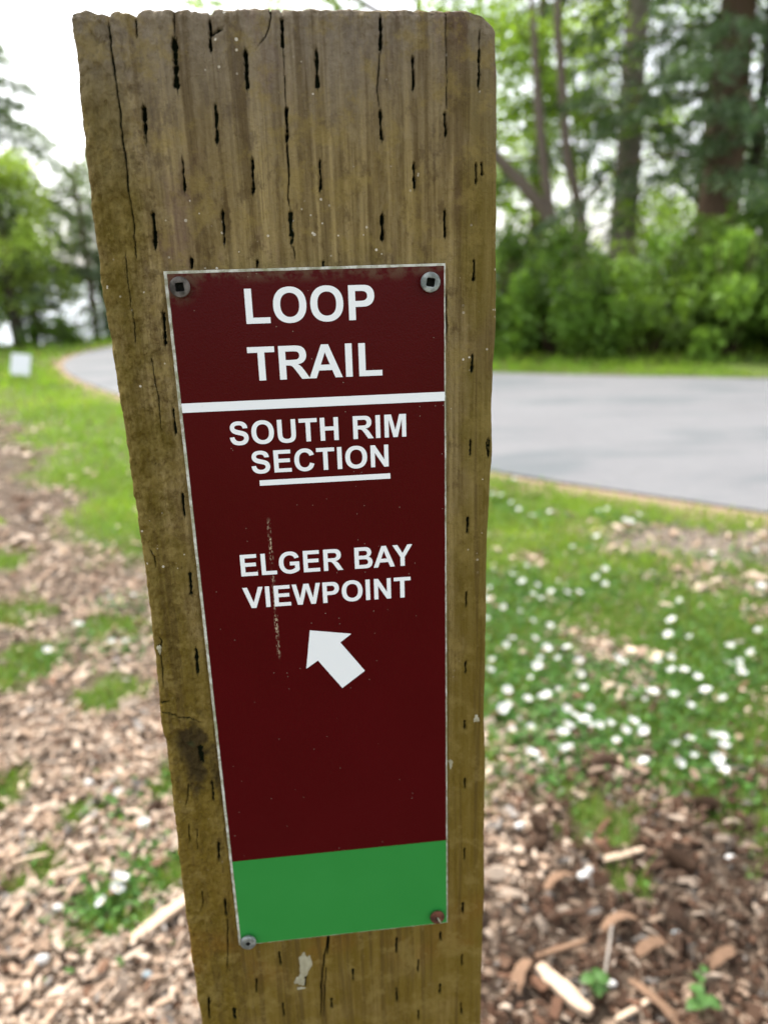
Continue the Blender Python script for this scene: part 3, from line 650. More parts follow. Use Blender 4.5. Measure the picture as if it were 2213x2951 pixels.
# broad-leaved seedlings
seed_mat = leaf_material('seedling_leaf', .35)
def leaf_mesh(L, W_, seed, col):
    rg = random.Random(seed); n = 8; V = []; Fl = []
    for i in range(n):
        s = i / (n - 1); w = W_ * math.sin(math.pi * min(s * .96 + .03, 1)) ** .8 * (1 + .12 * (i % 2)); z = .35 * L * s - .5 * L * s * s
        V += [(s * L, -w, z + w * .35), (s * L, 0, z), (s * L, w, z + w * .35)]
    for i in range(n - 1):
        b = i * 3; Fl += [(b, b + 1, b + 4, b + 3), (b + 1, b + 2, b + 5, b + 4)]
    return np_mesh('leaf', V, np.array(Fl), seed_mat, cols=np.tile(np.array(col), (len(V), 1)), smooth=True)
for k, (x, y, nl, s, lab) in enumerate([(.335, .975, 6, 1.0, 'green seedling with toothed leaves right of the pale wood chunk'),
        (.50, .93, 5, 1.15, 'green seedling with broad leaves at the bottom right of the photo'), (.525, .995, 3, .7, 'small green sprout just above the bottom right seedling')]):
    e = empty('seedling', (x, y, gz(x, y)), 0, lab, 'seedling', 'seedlings in the bark'); rg = random.Random(k)
    obj('stem', tube_mesh('stem', [(0, 0, 0), (.003, .002, .03 * s), (0, .004, .055 * s)], [.0015, .0012, .001], stem_mat, 6), e)
    for j in range(nl):
        lf = obj('leaf', leaf_mesh(.026 * s, .010 * s, k * 9 + j, (.09, .20, .045)), e)
        lf.location = (0, .002, (.022 + .034 * j / nl) * s); lf.rotation_euler = (rg.uniform(-.2, .2), rg.uniform(-.25, .1), j * 2.4 + k)
e = empty('dry_seed_stalk', (.388, 1.20, gz(.388, 1.2)), 0, 'pale dry stalk with a whitish head standing in the bark right of the post', 'dry stalk')
obj('stem', tube_mesh('stem', [(0, 0, 0), (.004, 0, .03), (-.002, .003, .06)], [.002, .002, .0025], grey_wood, 6), e)
obj('seed_head', blob('seed_head', .009, 5, stone_mats[0]), e, (-.003, .003, .066))

# small blank yard sign on the far lawn
pw = NT('white_board').fin((.85, .86, .88), .5)
steel = NT('galvanised_wire').fin((.4, .4, .4), .45, .8)
def slab(name, x0, x1, y0, y1, z0, z1, mat, bev=.0):
    V = [(x, y, z) for z in (z0, z1) for x, y in ((x0, y0), (x1, y0), (x1, y1), (x0, y1))]
    return np_mesh(name, V, np.array([(0, 3, 2, 1), (4, 5, 6, 7), (0, 1, 5, 4), (1, 2, 6, 5), (2, 3, 7, 6), (3, 0, 4, 7)]), mat)
ys = empty('yard_sign', (-4.52, 9.55, 0), .25, 'small blank white board on short legs in the lawn left of the road', 'sign')
ys.rotation_euler = (math.radians(-24), math.radians(9), .25)
obj('board', slab('board', -.11, .11, -.012, .012, .08, .35, pw), ys)
for sx in (-.07, .07):
    obj('leg', tube_mesh('leg', [(sx, .018, -.08), (sx, .018, .2)], [.006, .006], steel, 8), ys)

# ------------------------------------------------------------------ trees and shrubs
bark_mat = attr_material('tree_bark', .9, .15, 14, 1.0, .8)
leaf_mat = leaf_material('broad_leaves', .45)
needle_mat = leaf_material('conifer_needles', .35)

def leaf_quads(P, size, aspect, flat, col, droop=None):
    n = len(P)
    a1 = RNG.normal(0, 1, (n, 3)); a1[:, 2] *= flat
    if droop is not None: a1 = droop + .35 * RNG.normal(0, 1, (n, 3))
    a1 /= np.linalg.norm(a1, axis=1)[:, None] + 1e-9
    b = RNG.normal(0, 1, (n, 3)); b -= (b * a1).sum(1)[:, None] * a1; b /= np.linalg.norm(b, axis=1)[:, None] + 1e-9
    L = (size * RNG.uniform(.6, 1.3, n))[:, None]; W2 = L * aspect * .5
    V = np.stack([P, P + a1 * L * .5 + b * W2, P + a1 * L, P + a1 * L * .45 - b * W2], 1).reshape(-1, 3)
    return V, np.arange(n)[:, None] * 4 + np.arange(4)[None], np.repeat(col, 4, 0)

def cloud(centres, radii, n_each, size, aspect, base, var=.5, flat=.6, hollow=.3):
    Ps, Cs_ = [], []
    for (c_, r, ne) in zip(centres, radii, n_each):
        d = RNG.normal(0, 1, (ne, 3)); d /= np.linalg.norm(d, axis=1)[:, None]
        q = np.array(c_) + d * (r * (hollow + (1 - hollow) * RNG.random(ne) ** .5)[:, None])
        shade = RNG.uniform(1 - var, 1 + var) 
        Ps.append(q); Cs_.append(np.array(base) * shade * RNG.uniform(.75, 1.25, ne)[:, None])
    P = np.concatenate(Ps); C_ = np.concatenate(Cs_)
    return leaf_quads(P, size, aspect, flat, C_)

def make_tree(name, loc, label, cat, trunks, crown, group=None, mat=leaf_mat, bark=(.10, .08, .065)):
    e = empty(name, loc, 0, label, cat, group)
    for k, (pts, rad) in enumerate(trunks):
        P = smooth_poly(np.array(pts), 5); R = np.interp(np.linspace(0, 1, len(P)), np.linspace(0, 1, len(rad)), rad)
        V, Ft, caps = tube(P, R, 12, k, .09)
        big = max(rad) >= .6 * max(max(r) for _, r in trunks)
        obj('trunk' if big else 'limb', np_mesh('trunk', V, [Ft, np.array(caps)], bark_mat, cols=np.tile(np.array(bark), (len(V), 1)), smooth=True), e)
    V, Fq, C_ = crown
    obj('crown', np_mesh('crown', V, Fq, mat, cols=C_), e)
    return e

def bough_cloud(boughs, base, dens=55, size=.13):
    """conifer boughs: sprays of needles hanging off drooping branches"""
    V_, D_, C_ = [], [], []
    for (p, az, L, dr, sh) in boughs:
        n = int(dens * L * 2.2)
        t = RNG.random(n) ** .7
        d = np.array([math.cos(az), math.sin(az), 0]); s = np.array([-d[1], d[0], 0])
        sp = (RNG.random(n) - .5) * 2 * (.14 + .30 * L * (1 - t) * .8)
        P = np.array(p) + d * (t * L)[:, None] + s * sp[:, None]
        P[:, 2] += -dr * t ** 1.6 * L + RNG.normal(0, .05, n) - np.abs(sp) * .35 + .12 * t * L
        dirn = d[None] * .6 + s[None] * np.sign(sp)[:, None] * .6 + np.array([0, 0, -.55])
        V_.append(P); D_.append(dirn); C_.append(np.array(base) * sh * RNG.uniform(.6, 1.4, n)[:, None])
    P = np.concatenate(V_); D = np.concatenate(D_); C = np.concatenate(C_)
    return leaf_quads(P, size, .30, 1, C, D)

def conifer(loc, label, H, r, z0, Lmax, base, nb=46, dens=55, size=.13, lean=(0, 0), group='conifers', azr=(0, 6.283), bark=(.11, .07, .05), zfun=None, sh_top=1.0):
    rg = random.Random(int(abs(loc[0]) * 100 + H * 10))
    bo = []
    for k in range(nb):
        t = (k + rg.random()) / nb; z = z0 + (H - z0) * t
        L = Lmax * (1 - t) ** .75 * rg.uniform(.65, 1.1) + .25
        bo.append(((lean[0] * z / H, lean[1] * z / H, z), rg.uniform(*azr), L, rg.uniform(.15, .6), rg.uniform(.65, 1.35)))
    tr = [([(0, 0, -.3), (lean[0] * .3, lean[1] * .3, H * .3), (lean[0] * .7, lean[1] * .7, H * .7), (lean[0], lean[1], H)], [r * 1.25, r, r * .6, .02])]
    for b in bo[::2]:
        p = np.array(b[0]); d = np.array([math.cos(b[1]), math.sin(b[1]), 0]) * b[2]
        tr.append(([tuple(p), tuple(p + d * .5 + [0, 0, -.03]), tuple(p + d * .95 + [0, 0, -b[3] * b[2] * .8])], [.028, .018, .006]))
    return make_tree('conifer_tree', loc, label, 'tree', tr, bough_cloud(bo, base, dens, size), group, needle_mat, tuple(1.5 * q for q in bark))

DK = (.095, .155, .065); MD = (.15, .23, .085)
conifer((5.95, 14, 0), 'tall conifer with a thick reddish trunk rising behind the shrubs on the right', 12, .31, 2.5, 3.2, DK, 76, 60, .15)
conifer((5.25, 17, 0), 'grey trunked conifer standing behind, left of the thick reddish trunk', 13, .25, 3.0, 3.0, (.085, .135, .06), 62, 54, .15, bark=(.24, .20, .18))
conifer((6.6, 14.2, 0), 'slender dark trunked conifer at the right edge of the photo', 9, .10, 3.0, 2.0, DK, 50, 60, .14, bark=(.03, .024, .02))
conifer((8.4, 15.5, 0), 'dense dark conifer just beyond the right edge of the shrub bank', 11, .22, 1.2, 3.0, MD, 50, 45, .15)
conifer((3.9, 19.5, 0), 'dark conifer far back between the slender grey trunks', 10, .16, 3.4, 2.4, MD, 36, 45, .16)
conifer((1.2, 21.0, 0), 'dark conifer far back, showing just right of the post top', 10, .16, 2.6, 1.8, MD, 30, 45, .16)

# slender multi-stemmed tree: three stems and a wide light crown over the post
LG = (.28, .42, .055); YG = (.38, .52, .07)
rg = random.Random(5)
base_ = np.array((3.75, 15.0, 0))
def rel(*pts): return [tuple(np.array(p) - base_) for p in pts]
cs, rs, ns = [], [], []
for k in range(46):
    cs.append((rg.uniform(-6.8, 1.5), rg.uniform(-1.5, 2.2), rg.uniform(5.1, 8.6))); rs.append(rg.uniform(.35, .75)); ns.append(170)
for k in range(34):
    cs.append((rg.uniform(-2.8, 1.2), rg.uniform(.45, 2.4), rg.uniform(1.9, 5.2))); rs.append(rg.uniform(.25, .6)); ns.append(84)
make_tree('maple_tree', tuple(base_), 'slender three stemmed tree with light green leaves leaning over right of the post', 'tree',
          [(rel((3.85, 15, -.3), (3.6, 15, 1.6), (3.30, 15, 1.95), (3.16, 15, 2.6), (2.99, 15, 3.75), (2.87, 15, 4.85), (2.6, 15, 7.2)), [.12, .11, .10, .09, .08, .06, .02]),
           (rel((3.95, 15, -.3), (3.9, 15, 1.5), (3.74, 15, 2.35), (3.52, 15, 3.12), (3.35, 15, 4.46), (3.25, 15, 5.5), (3.4, 15, 7.8)), [.12, .11, .09, .085, .075, .06, .02]),
           (rel((3.8, 15, 0), (3.67, 15, 1.45), (3.3, 15, 1.95), (2.82, 15, 2.52), (2.3, 15, 3.04), (1.5, 15, 3.9), (.2, 15, 5.4), (-1.8, 15, 6.2)), [.14, .13, .12, .115, .10, .08, .05, .02])],
          cloud(cs, rs, ns, .12, .75, LG), bark=(.27, .21, .175))

def broad(loc, label, H, spread, zlow, base, nclump, per, size, seed, group='light green broadleaf trees', r=.09, rr=(.35, .8), mat=leaf_mat):
    rg = random.Random(seed); cs, rs, ns = [], [], []
    for k in range(nclump):
        z = rg.uniform(zlow, H); q = spread * math.sin(math.pi * min(max((z - zlow) / (H - zlow) * .85 + .12, 0), 1)) ** .6
        a_ = rg.uniform(0, 6.283); d = q * rg.random() ** .5
        cs.append((d * math.cos(a_), d * math.sin(a_), z)); rs.append(rg.uniform(*rr)); ns.append(per)
    tr = [([(0, 0, -.3), (rg.uniform(-.2, .2), 0, H * .35), (rg.uniform(-.4, .4), 0, H * .9)], [r * 1.2, r, .02])]
    for c_ in cs[::3]:
        tr.append(([(0, 0, max(.3, c_[2] * .45)), tuple(np.array(c_) * .6 + np.array([0, 0, c_[2] * .12])), c_], [r * .35, r * .22, .01]))
    return make_tree('broadleaf_tree', loc, label, 'tree', tr, cloud(cs, rs, ns, size, .7, base), group, mat)
broad((2.4, 19.5, 0), 'light green tree in the gap beside the right edge of the post', 7.5, 2.1, .8, LG, 70, 90, .14, 1)
broad((5.6, 22, 0), 'yellow green tree seen between the slender stems and the grey trunk', 7.5, 2.6, .5, YG, 66, 84, .15, 2)
broad((8.6, 21, 0), 'yellow green tree behind the thick reddish trunk', 8, 2.6, .5, LG, 66, 84, .15, 3)
broad((12.0, 20, 0), 'leafy tree far back at the right edge of the photo', 8, 2.8, .5, (.09, .16, .035), 44, 80, .17, 4)
broad((4.6, 13.0, 0), 'light green sapling leaning over the shrub bank under the grey trunk', 2.1, .9, 1.2, LG, 12, 45, .09, 6, r=.03, rr=(.16, .34))
broad((6.9, 12.6, 0), 'leafy sapling above the shrub bank under the thick trunk', 2.7, .9, 1.2, LG, 18, 60, .09, 7, r=.03, rr=(.16, .34))
# left of the post
broad((-7.0, 15.6, 0), 'light green tree on the left beyond the white board', 3.2, 1.3, .55, (.38, .50, .10), 60, 105, .11, 11, r=.07, rr=(.22, .5))
broad((-9.3, 16.5, 0), 'light green bushy tree at the left edge of the photo', 3.4, 1.6, .2, (.34, .46, .08), 44, 110, .12, 12, r=.08, rr=(.3, .6))
conifer((-8.25, 17.8, 0), 'tall thin conifer with drooping open boughs at the left edge', 6.6, .13, 1.2, 2.9, (.17, .22, .13), 70, 75, .14)
conifer((-6.1, 16.8, 0), 'small dark conifer left of the post by the bend in the road', 3.5, .06, .15, 1.6, (.20, .27, .13), 60, 60, .10)
conifer((-6.95, 15.0, 0), 'short dark trunked conifer behind the white board', 2.9, .11, .5, .9, (.12, .17, .08), 30, 60, .10, bark=(.045, .035, .03))

broad((-5.95, 17.4, 0), 'thin pale leafy tree between the left hand trees and the post', 3.6, .95, .3, (.22, .30, .10), 40, 75, .09, 14, r=.04, rr=(.2, .42))
broad((-8.3, 14.4, 0), 'pale green bush like tree cut by the left edge of the photo', 4.2, 1.5, .3, (.38, .50, .10), 50, 90, .12, 15, r=.06, rr=(.3, .55))
# shrub bank across the road
def shrub_mesh(seed, R, H, n, base, size):
    rg = np.random.default_rng(seed)
    cs, rs, ns = [], [], []
    for k in range(44):
        a_ = rg.uniform(0, 6.283); d = R * rg.random() ** .5; zz = H * (1 - (d / R) ** 2 * .55) * rg.uniform(.15, .92)
        cs.append((d * math.cos(a_), d * math.sin(a_) * .8, zz)); rs.append(rg.uniform(.12, .30)); ns.append(n // 44)
    V, Fq, C_ = cloud(cs, rs, ns, size, .55, base, .6, .8, .35)
    V[:, 2] = np.maximum(V[:, 2], -.05)
    return np_mesh('foliage', V, Fq, leaf_mat, cols=C_)
SH = [shrub_mesh(1, 1.0, 1.45, 7200, (.165, .28, .042), .09), shrub_mesh(2, 1.0, 1.5, 7200, (.13, .235, .036), .085), shrub_mesh(3, 1.05, 1.4, 7200, (.16, .265, .04), .09)]
twigs = []
for s in range(3):
    rg = random.Random(s); Vt, Ftt, o_ = [], [], 0
    for k in range(14):
        a_ = rg.uniform(0, 6.283); q = rg.uniform(.3, .8)
        V, Ft, _ = tube([(0.1 * math.cos(a_), .1 * math.sin(a_), -.1), (q * .5 * math.cos(a_), q * .5 * math.sin(a_), .5), (q * math.cos(a_), q * math.sin(a_), 1.15)], [.018, .012, .005], 5)
        Vt.append(V); Ftt.append(Ft + o_); o_ += len(V)
    Vt = np.concatenate(Vt)
    twigs.append(np_mesh('stems', Vt, np.concatenate(Ftt), bark_mat, cols=np.tile(np.array((.10, .06, .04)), (len(Vt), 1))))
shr = [(1.35, 11.0, 1.0, 'dark green shrub across the road right beside the post'), (2.5, 10.6, 1.0, 'green shrub across the road, second from the post'), (3.55, 10.3, 1.02, 'green shrub across the road below the grey trunk'),
       (4.6, 10.05, 1.05, 'green shrub across the road with brown litter at its foot'), (5.65, 9.8, 1.12, 'green shrub across the road at the right edge of the photo'), (6.8, 9.4, 1.15, 'green shrub ending the front row beyond the right edge'),
       (0.2, 11.9, 1.0, 'shrub across the road hidden behind the post'), (1.9, 12.2, 1.1, 'taller shrub in the back row below the slender stems'), (3.1, 12.0, 1.05, 'shrub in the back row at the foot of the slender stems'),
       (4.3, 11.8, 1.1, 'shrub in the back row in front of the grey trunk'), (5.5, 11.5, 1.17, 'tall shrub in the back row in front of the thick trunk'), (6.7, 11.2, 1.2, 'tall shrub in the back row near the right edge'), (7.9, 10.6, 1.2, 'last shrub of the back row on the right'),
       (0.9, 12.9, 1.0, 'small shrub far back behind the right edge of the post')]
first = None
for k, (x, y, s, lab) in enumerate(shr):
    if first is None:
        first = empty('leafy_shrub', (0, 0, 0)); obj('foliage', SH[0], first); obj('stems', twigs[0], first); e = first
    else: e = copy_tree(first)
    for ch in e.children: ch.data = (SH if ch.name.startswith('foliage') else twigs)[k % 3]
    e.location = (x, y, -.02); e.rotation_euler = (0, 0, k * 1.7); e.scale = (s, s, s * (1.10 + .03 * max(0, x - 2) + .06 * math.sin(k * 2.3)))
    tag(e, lab, 'shrub', 'shrub bank across the road')
for k, (x, y, s, lab) in enumerate([(-6.3, 14.9, .5, 'low shrub at the foot of the dark conifer behind the white board'), (-8.2, 13.6, .55, 'low bright shrub at the left edge of the photo'), (-5.7, 17.0, .55, 'low shrub beyond the bend of the road left of the post'),
                                  (-4.6, 18.2, .40, 'low shrub at the far end of the road beside the post'), (-7.4, 14.2, .45, 'low shrub just behind the white board')]):
    e = copy_tree(first)
    for ch in e.children: ch.data = (SH if ch.name.startswith('foliage') else twigs)[(k + 2) % 3]
    e.location = (x, y, -.05 + float(cliff(np.array([x]), np.array([y]))[0])); e.rotation_euler = (0, 0, k * 2.1); e.scale = (s, s, s)
    tag(e, lab, 'shrub', 'low shrubs left of the road')

# ------------------------------------------------------------------ the post
YAW = math.radians(5.56)
UC = -29.3                                   # mm: the post's centre line in face coordinates
ev = Vector((math.cos(YAW), math.sin(YAW), 0))
root_loc = Vector((0, .3, 0)) + ev * (UC / 1000)
post = empty('trail_marker_post', root_loc, YAW, 'square weathered wooden post with a maroon trail sign screwed to it', 'sign post')
SURF = .0026                                 # wood surface behind the sign's front plane
TOP = 1285.4

zz_lo = np.concatenate([np.linspace(-250, 760, 120)[:-1], np.linspace(760, 805, 60)[:-1]])
zz = np.concatenate([zz_lo, np.arange(805, TOP - 2, .58), np.linspace(TOP - 2, TOP, 6)])
nf_ = 450
sfr = np.linspace(0, 1, nf_)
Uz, Sz = np.meshgrid(zz, sfr, indexing='ij')
eL = np.interp(zz, [p[1] for p in EL[::-1]], [p[0] for p in EL[::-1]]) + fbm(zz / 9, 0 * zz, 3, 4) * .55 + fbm(zz / 1.6, 0 * zz, 5, 2) * .25
eR = np.interp(zz, [p[1] for p in ER[::-1]], [p[0] for p in ER[::-1]]) + fbm(zz / 14, 0 * zz, 13, 4) * .45 + fbm(zz / 1.8, 0 * zz, 15, 2) * .12
top_round = np.clip((zz - (TOP - 4.5)) / 4.5, 0, 1)
eR = eR + 1.9
eL = eL - 2.6 * sstep(1120, 1275, zz)
eR = eR - 3.0 * (1 - np.sqrt(np.clip(1 - top_round ** 2, 0, 1)))
eL = eL + .4 * np.clip((zz - (TOP - 1)) / 1, 0, 1)
Uu = eL[:, None] + (eR - eL)[:, None] * Sz
zq = Uz
# top profile (chipped)
et = np.interp(Uu, [p[0] for p in ET], [p[1] for p in ET]) + 1.5 + fbm(Uu / 3.0, 0 * Uu, 19, 4) * .55
def notch(u0, w, d): return -d * np.exp(-((Uu - u0) / w) ** 2)
et = et + notch(-88.6, .8, 2.6) + notch(-79.6, 1.0, 1.4) + notch(-66.5, .5, 1.2) + notch(-54.3, .9, 1.2) + notch(-30, .5, .8) + notch(-61, .6, .7) + notch(-93.5, 1.6, .9)
lift = sstep(TOP - 14, TOP, Uz)
Zf = Uz + (et - TOP) * lift

D = fbm(Uu / 1.1, zq / 9, 101, 4) * .10 + fbm(Uu / 14, zq / 70, 102, 3) * .55 + fbm(Uu / .8, zq / 1.3, 103, 2) * .12 + .22 * np.abs(fbm(Uu / 2.0, zq / 5.0, 133, 4)) * sstep(-.1, .4, fbm(Uu / 20, zq / 30, 134, 2) + .15)
wl = 1 - sstep(-92, -74, Uu + fbm(zq / 22, Uu / 40, 104, 2) * 8)
fl_ = fbm(Uu / 3.0, zq / 4.2, 105, 4)
D = D + wl * (fl_ * 1.15 + .9 * np.abs(fbm(Uu / 5.0, zq / 7.0, 106, 3)) + .28 * fbm(Uu / .9, zq / 1.1, 108, 2) + .5 * sstep(.05, .16, fbm(Uu / 2.2, zq / 3.4, 109, 4)))
wt = sstep(1262, 1283, zq + fbm(Uu / 9, zq / 9, 110, 2) * 14)
D = D + wt * (fbm(Uu / 2.6, zq / 3.2, 107, 4) * .9)
ridge = sstep(.0, 1., fbm(Uu / 1.6, zq / 120, 120, 3) + .25)
D = D + ridge * .10
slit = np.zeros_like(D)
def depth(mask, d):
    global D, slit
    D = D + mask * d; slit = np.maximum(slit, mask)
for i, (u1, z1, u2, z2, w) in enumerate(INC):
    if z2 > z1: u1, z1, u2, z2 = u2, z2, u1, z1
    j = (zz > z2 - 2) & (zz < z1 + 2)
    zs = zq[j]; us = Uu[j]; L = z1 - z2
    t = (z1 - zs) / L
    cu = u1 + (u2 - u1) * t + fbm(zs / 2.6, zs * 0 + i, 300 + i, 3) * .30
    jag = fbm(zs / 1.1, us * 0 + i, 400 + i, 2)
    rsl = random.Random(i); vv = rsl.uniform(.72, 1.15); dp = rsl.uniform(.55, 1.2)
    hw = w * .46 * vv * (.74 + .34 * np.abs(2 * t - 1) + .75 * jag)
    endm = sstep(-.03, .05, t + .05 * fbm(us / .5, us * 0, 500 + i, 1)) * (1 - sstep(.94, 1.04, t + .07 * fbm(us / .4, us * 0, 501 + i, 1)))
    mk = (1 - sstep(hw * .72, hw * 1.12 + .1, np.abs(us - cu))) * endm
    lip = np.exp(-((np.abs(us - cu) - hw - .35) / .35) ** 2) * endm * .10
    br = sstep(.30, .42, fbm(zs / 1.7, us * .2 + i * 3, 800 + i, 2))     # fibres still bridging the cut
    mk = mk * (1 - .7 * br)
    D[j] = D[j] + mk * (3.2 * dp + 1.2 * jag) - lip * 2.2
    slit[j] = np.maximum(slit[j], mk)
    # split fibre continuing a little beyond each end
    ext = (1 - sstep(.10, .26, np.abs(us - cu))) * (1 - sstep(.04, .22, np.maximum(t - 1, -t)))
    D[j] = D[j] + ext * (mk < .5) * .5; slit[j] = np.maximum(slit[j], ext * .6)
for i, (pl, w, dd) in enumerate(CRK):
    pl = sorted(pl, key=lambda p: p[1]) if abs(pl[0][1] - pl[-1][1]) > abs(pl[0][0] - pl[-1][0]) else pl
    lo = min(p[1] for p in pl) - 3; hi = max(p[1] for p in pl) + 3
    if hi > 1282: hi = 1300
    j = (zz > lo) & (zz < hi)
    if not j.any(): continue
    us, zs = Uu[j], zq[j]
    if abs(pl[0][1] - pl[-1][1]) > abs(pl[0][0] - pl[-1][0]):
        cu = np.interp(zs, [p[1] for p in pl], [p[0] for p in pl]) + fbm(zs / 5, zs * 0 + i, 600 + i, 4) * .45
        dist = np.abs(us - cu)
        zlo, zhi = pl[0][1], pl[-1][1] + (5 if pl[-1][1] > 1282 else 0)
        along = sstep(zlo, zlo + 4, zs) * (1 - sstep(zhi - 2, zhi, zs))
        wid = w * .5 * (.35 + .65 * sstep(zlo, zlo + .55 * (zhi - zlo), zs)) * (1 + .5 * fbm(zs / 2.2, zs * 0, 700 + i, 2))
    else:
        pl = sorted(pl, key=lambda p: p[0])
        cz = np.interp(us, [p[0] for p in pl], [p[1] for p in pl]) + fbm(us / 2.5, us * 0 + i, 600 + i, 3) * 1.1
        dist = np.abs(zs - cz); along = sstep(pl[0][0] - 1.2, pl[0][0], us) * (1 - sstep(pl[-1][0] - 3, pl[-1][0], us)); wid = w * .5 * (1 + .6 * fbm(us / 1.5, us * 0, 700 + i, 2))
    wid = wid * .72; mk = (1 - sstep(wid * .5, wid + .17, dist)) * along * (.8 + .4 * fbm(zs / 4, us * 0 + i, 900 + i, 2))
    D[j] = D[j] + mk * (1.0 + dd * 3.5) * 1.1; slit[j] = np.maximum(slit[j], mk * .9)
# dark knot low on the left: sunken, swirling grain
kx, kz = -90.0, 989.0
kr = np.hypot((Uu - kx) / 11.5, (zq - kz) / 22) + fbm(Uu / 5, zq / 7, 130, 5) * .75
knot = 1 - sstep(.45, 1.1, kr)
D = D + knot * (.7 + .5 * fbm(Uu / 2.0, zq / 2.0 + 2 * kr, 131, 4)) + np.exp(-((kr - 1.15) / .16) ** 2) * -.25 * (Uu < -80)
# rounded arrises
dl = Uu - eL[:, None]; dr_ = eR[:, None] - Uu
rl = 2.6 + 2.2 * sstep(-.3, .5, fbm(zz / 30, 0 * zz, 140, 2))[:, None]; rr_ = 3.0
rl = rl * (1 - .75 * sstep(1268, 1283, zz))[:, None]
D = D + np.where(dl < rl, rl - np.sqrt(np.clip(rl ** 2 - (rl - dl) ** 2, 0, None)), 0) + np.where(dr_ < rr_, rr_ - np.sqrt(np.clip(rr_ ** 2 - (rr_ - dr_) ** 2, 0, None)), 0)
tz = sstep(TOP - 1.6, TOP, Uz)
D = D + tz * .6 + tz * .6 * fbm(Uu / 1.5, Uu * 0, 150, 3)
D = np.minimum(D, 7)
# keep the timber from poking through under the sign plate
us_m = (Uu > -80) & (Uu < 27.5) & (zq > 880) & (zq < 1203)
D = np.where(us_m, np.maximum(D, .15), D)

n_side, n_back, DEPTH = 26, 14, 140.0
nzr = len(zz)
def col3(u, d, z): return np.stack([(u - UC) / 1000, SURF + d / 1000, z / 1000], -1)
front = col3(Uu, D, Zf)
parts_ = [front]; sl_ = [slit]
tR = (np.arange(1, n_side) / n_side)[None, :]
tL = tR[:, ::-1]
zr = Zf[:, -1:]; zl = Zf[:, :1]
dR0 = D[:, -1:]; dL0 = D[:, :1]
ndR = fbm(np.repeat(zz[:, None], n_side - 1, 1) / 40, tR * 18, 160, 3)
parts_.append(col3(eR[:, None] + .5 * ndR * np.minimum(1, tR * 8), dR0 + (DEPTH - dR0) * tR, zr + 0 * tR))
tb = np.linspace(0, 1, n_back)[None, :]
parts_.append(col3(eR[:, None] + (eL - eR)[:, None] * tb, DEPTH + 1.0 * fbm(np.repeat(zz[:, None], n_back, 1) / 30, tb * 12, 161, 2), zr + (zl - zr) * tb))
ndL = fbm(np.repeat(zz[:, None], n_side - 1, 1) / 40, tL * 18, 162, 3)
parts_.append(col3(eL[:, None] - .5 * ndL * np.minimum(1, tL * 8), dL0 + (DEPTH - dL0) * tL, zl + 0 * tL))
G3 = np.concatenate(parts_, 1); ncol = G3.shape[1]
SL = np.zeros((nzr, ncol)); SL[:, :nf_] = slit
KN = np.zeros((nzr, ncol)); KN[:, :nf_] = knot
ii = np.arange(nzr * ncol).reshape(nzr, ncol); jj = np.roll(ii, -1, axis=1)
Fp = np.stack([ii[:-1], jj[:-1], jj[1:], ii[1:]], -1).reshape(-1, 4)
V = G3.reshape(-1, 3)
# end grain on top: shrink rings to the centre
last = G3[-1]; cen = np.array([0.0, SURF + .07, 1.2835]); rings = [last]
Vx = [V]; Fx = [Fp]; base_i = ii[-1]; cnt = len(V)
for k, s in enumerate((.985, .9, .7, .4, .08)):
    rg_ = cen + (last - cen) * s
    rg_[:, 2] = last[:, 2] * (s ** .5) + 1.2835 * (1 - s ** .5) + (.0008 if k == 0 else 0) + fbm(rg_[:, 0] * 300, rg_[:, 1] * 300, 170 + k, 3) * .0006
    new = np.arange(cnt, cnt + ncol)
    Fx.append(np.stack([base_i, np.roll(base_i, -1), np.roll(new, -1), new], -1)); Vx.append(rg_); base_i = new; cnt += ncol
Vx.append(cen[None]); Fc = np.stack([base_i, np.roll(base_i, -1), np.full(ncol, cnt)], -1)
V = np.concatenate(Vx); extra = len(V) - nzr * ncol

a = NT('weathered_treated_timber')
c = a.coords(); x_, y_, z_ = a.xyz(c)
cg = a.coords((230, 230, 7)); cg2 = a.coords((900, 900, 26)); cg3 = a.coords((420, 420, 120))
g1 = a.noise(cg, 1, 5, .6, .25); g2 = a.noise(cg2, 1, 3, .6); g3 = a.noise(cg3, 1, 4, .65)
bl = a.noise(c, 13, 4); bl2 = a.noise(c, 42, 4, .6); fine = a.noise(c, 900, 3, .7)
col = a.mix(a.remap(g1, .3, .72), (0.165, 0.115, 0.044), (0.385, 0.290, 0.130))
col = a.mix(a.math('MULTIPLY', a.remap(g2, .42, .70), .60), col, (0.105, 0.070, 0.028))
col = a.mix(a.math('MULTIPLY', a.remap(g3, .45, .68), .55), col, (0.27, 0.205, 0.10))
mott = a.noise(a.coords((1, 1, .55)), 150, 5, .72)
col = a.mix(a.math('MULTIPLY', a.remap(mott, .47, .36), .55), col, (0.070, 0.042, 0.018))
col = a.mix(a.math('MULTIPLY', a.remap(mott, .56, .68), .45), col, (0.31, 0.235, 0.115))
rough_side = a.remap(x_, -.042, -.056)
col = a.mix(a.math('MULTIPLY', rough_side, a.math('MULTIPLY', a.remap(a.noise(c, 230, 5, .75), .52, .40), .6)), col, (0.075, 0.045, 0.018))
# yellow-green algae film, heavier low down and along the sides
side = a.math('ADD', a.remap(x_, -.045, -.066, 0, .35), a.remap(x_, .055, .072, 0, .4))
mo = a.remap(a.math('ADD', a.math('ADD', bl2, side), a.remap(z_, 1.20, .90, -.12, .14)), .42, .75)
col = a.mix(a.math('MULTIPLY', mo, .62), col, (0.120, 0.088, 0.007))
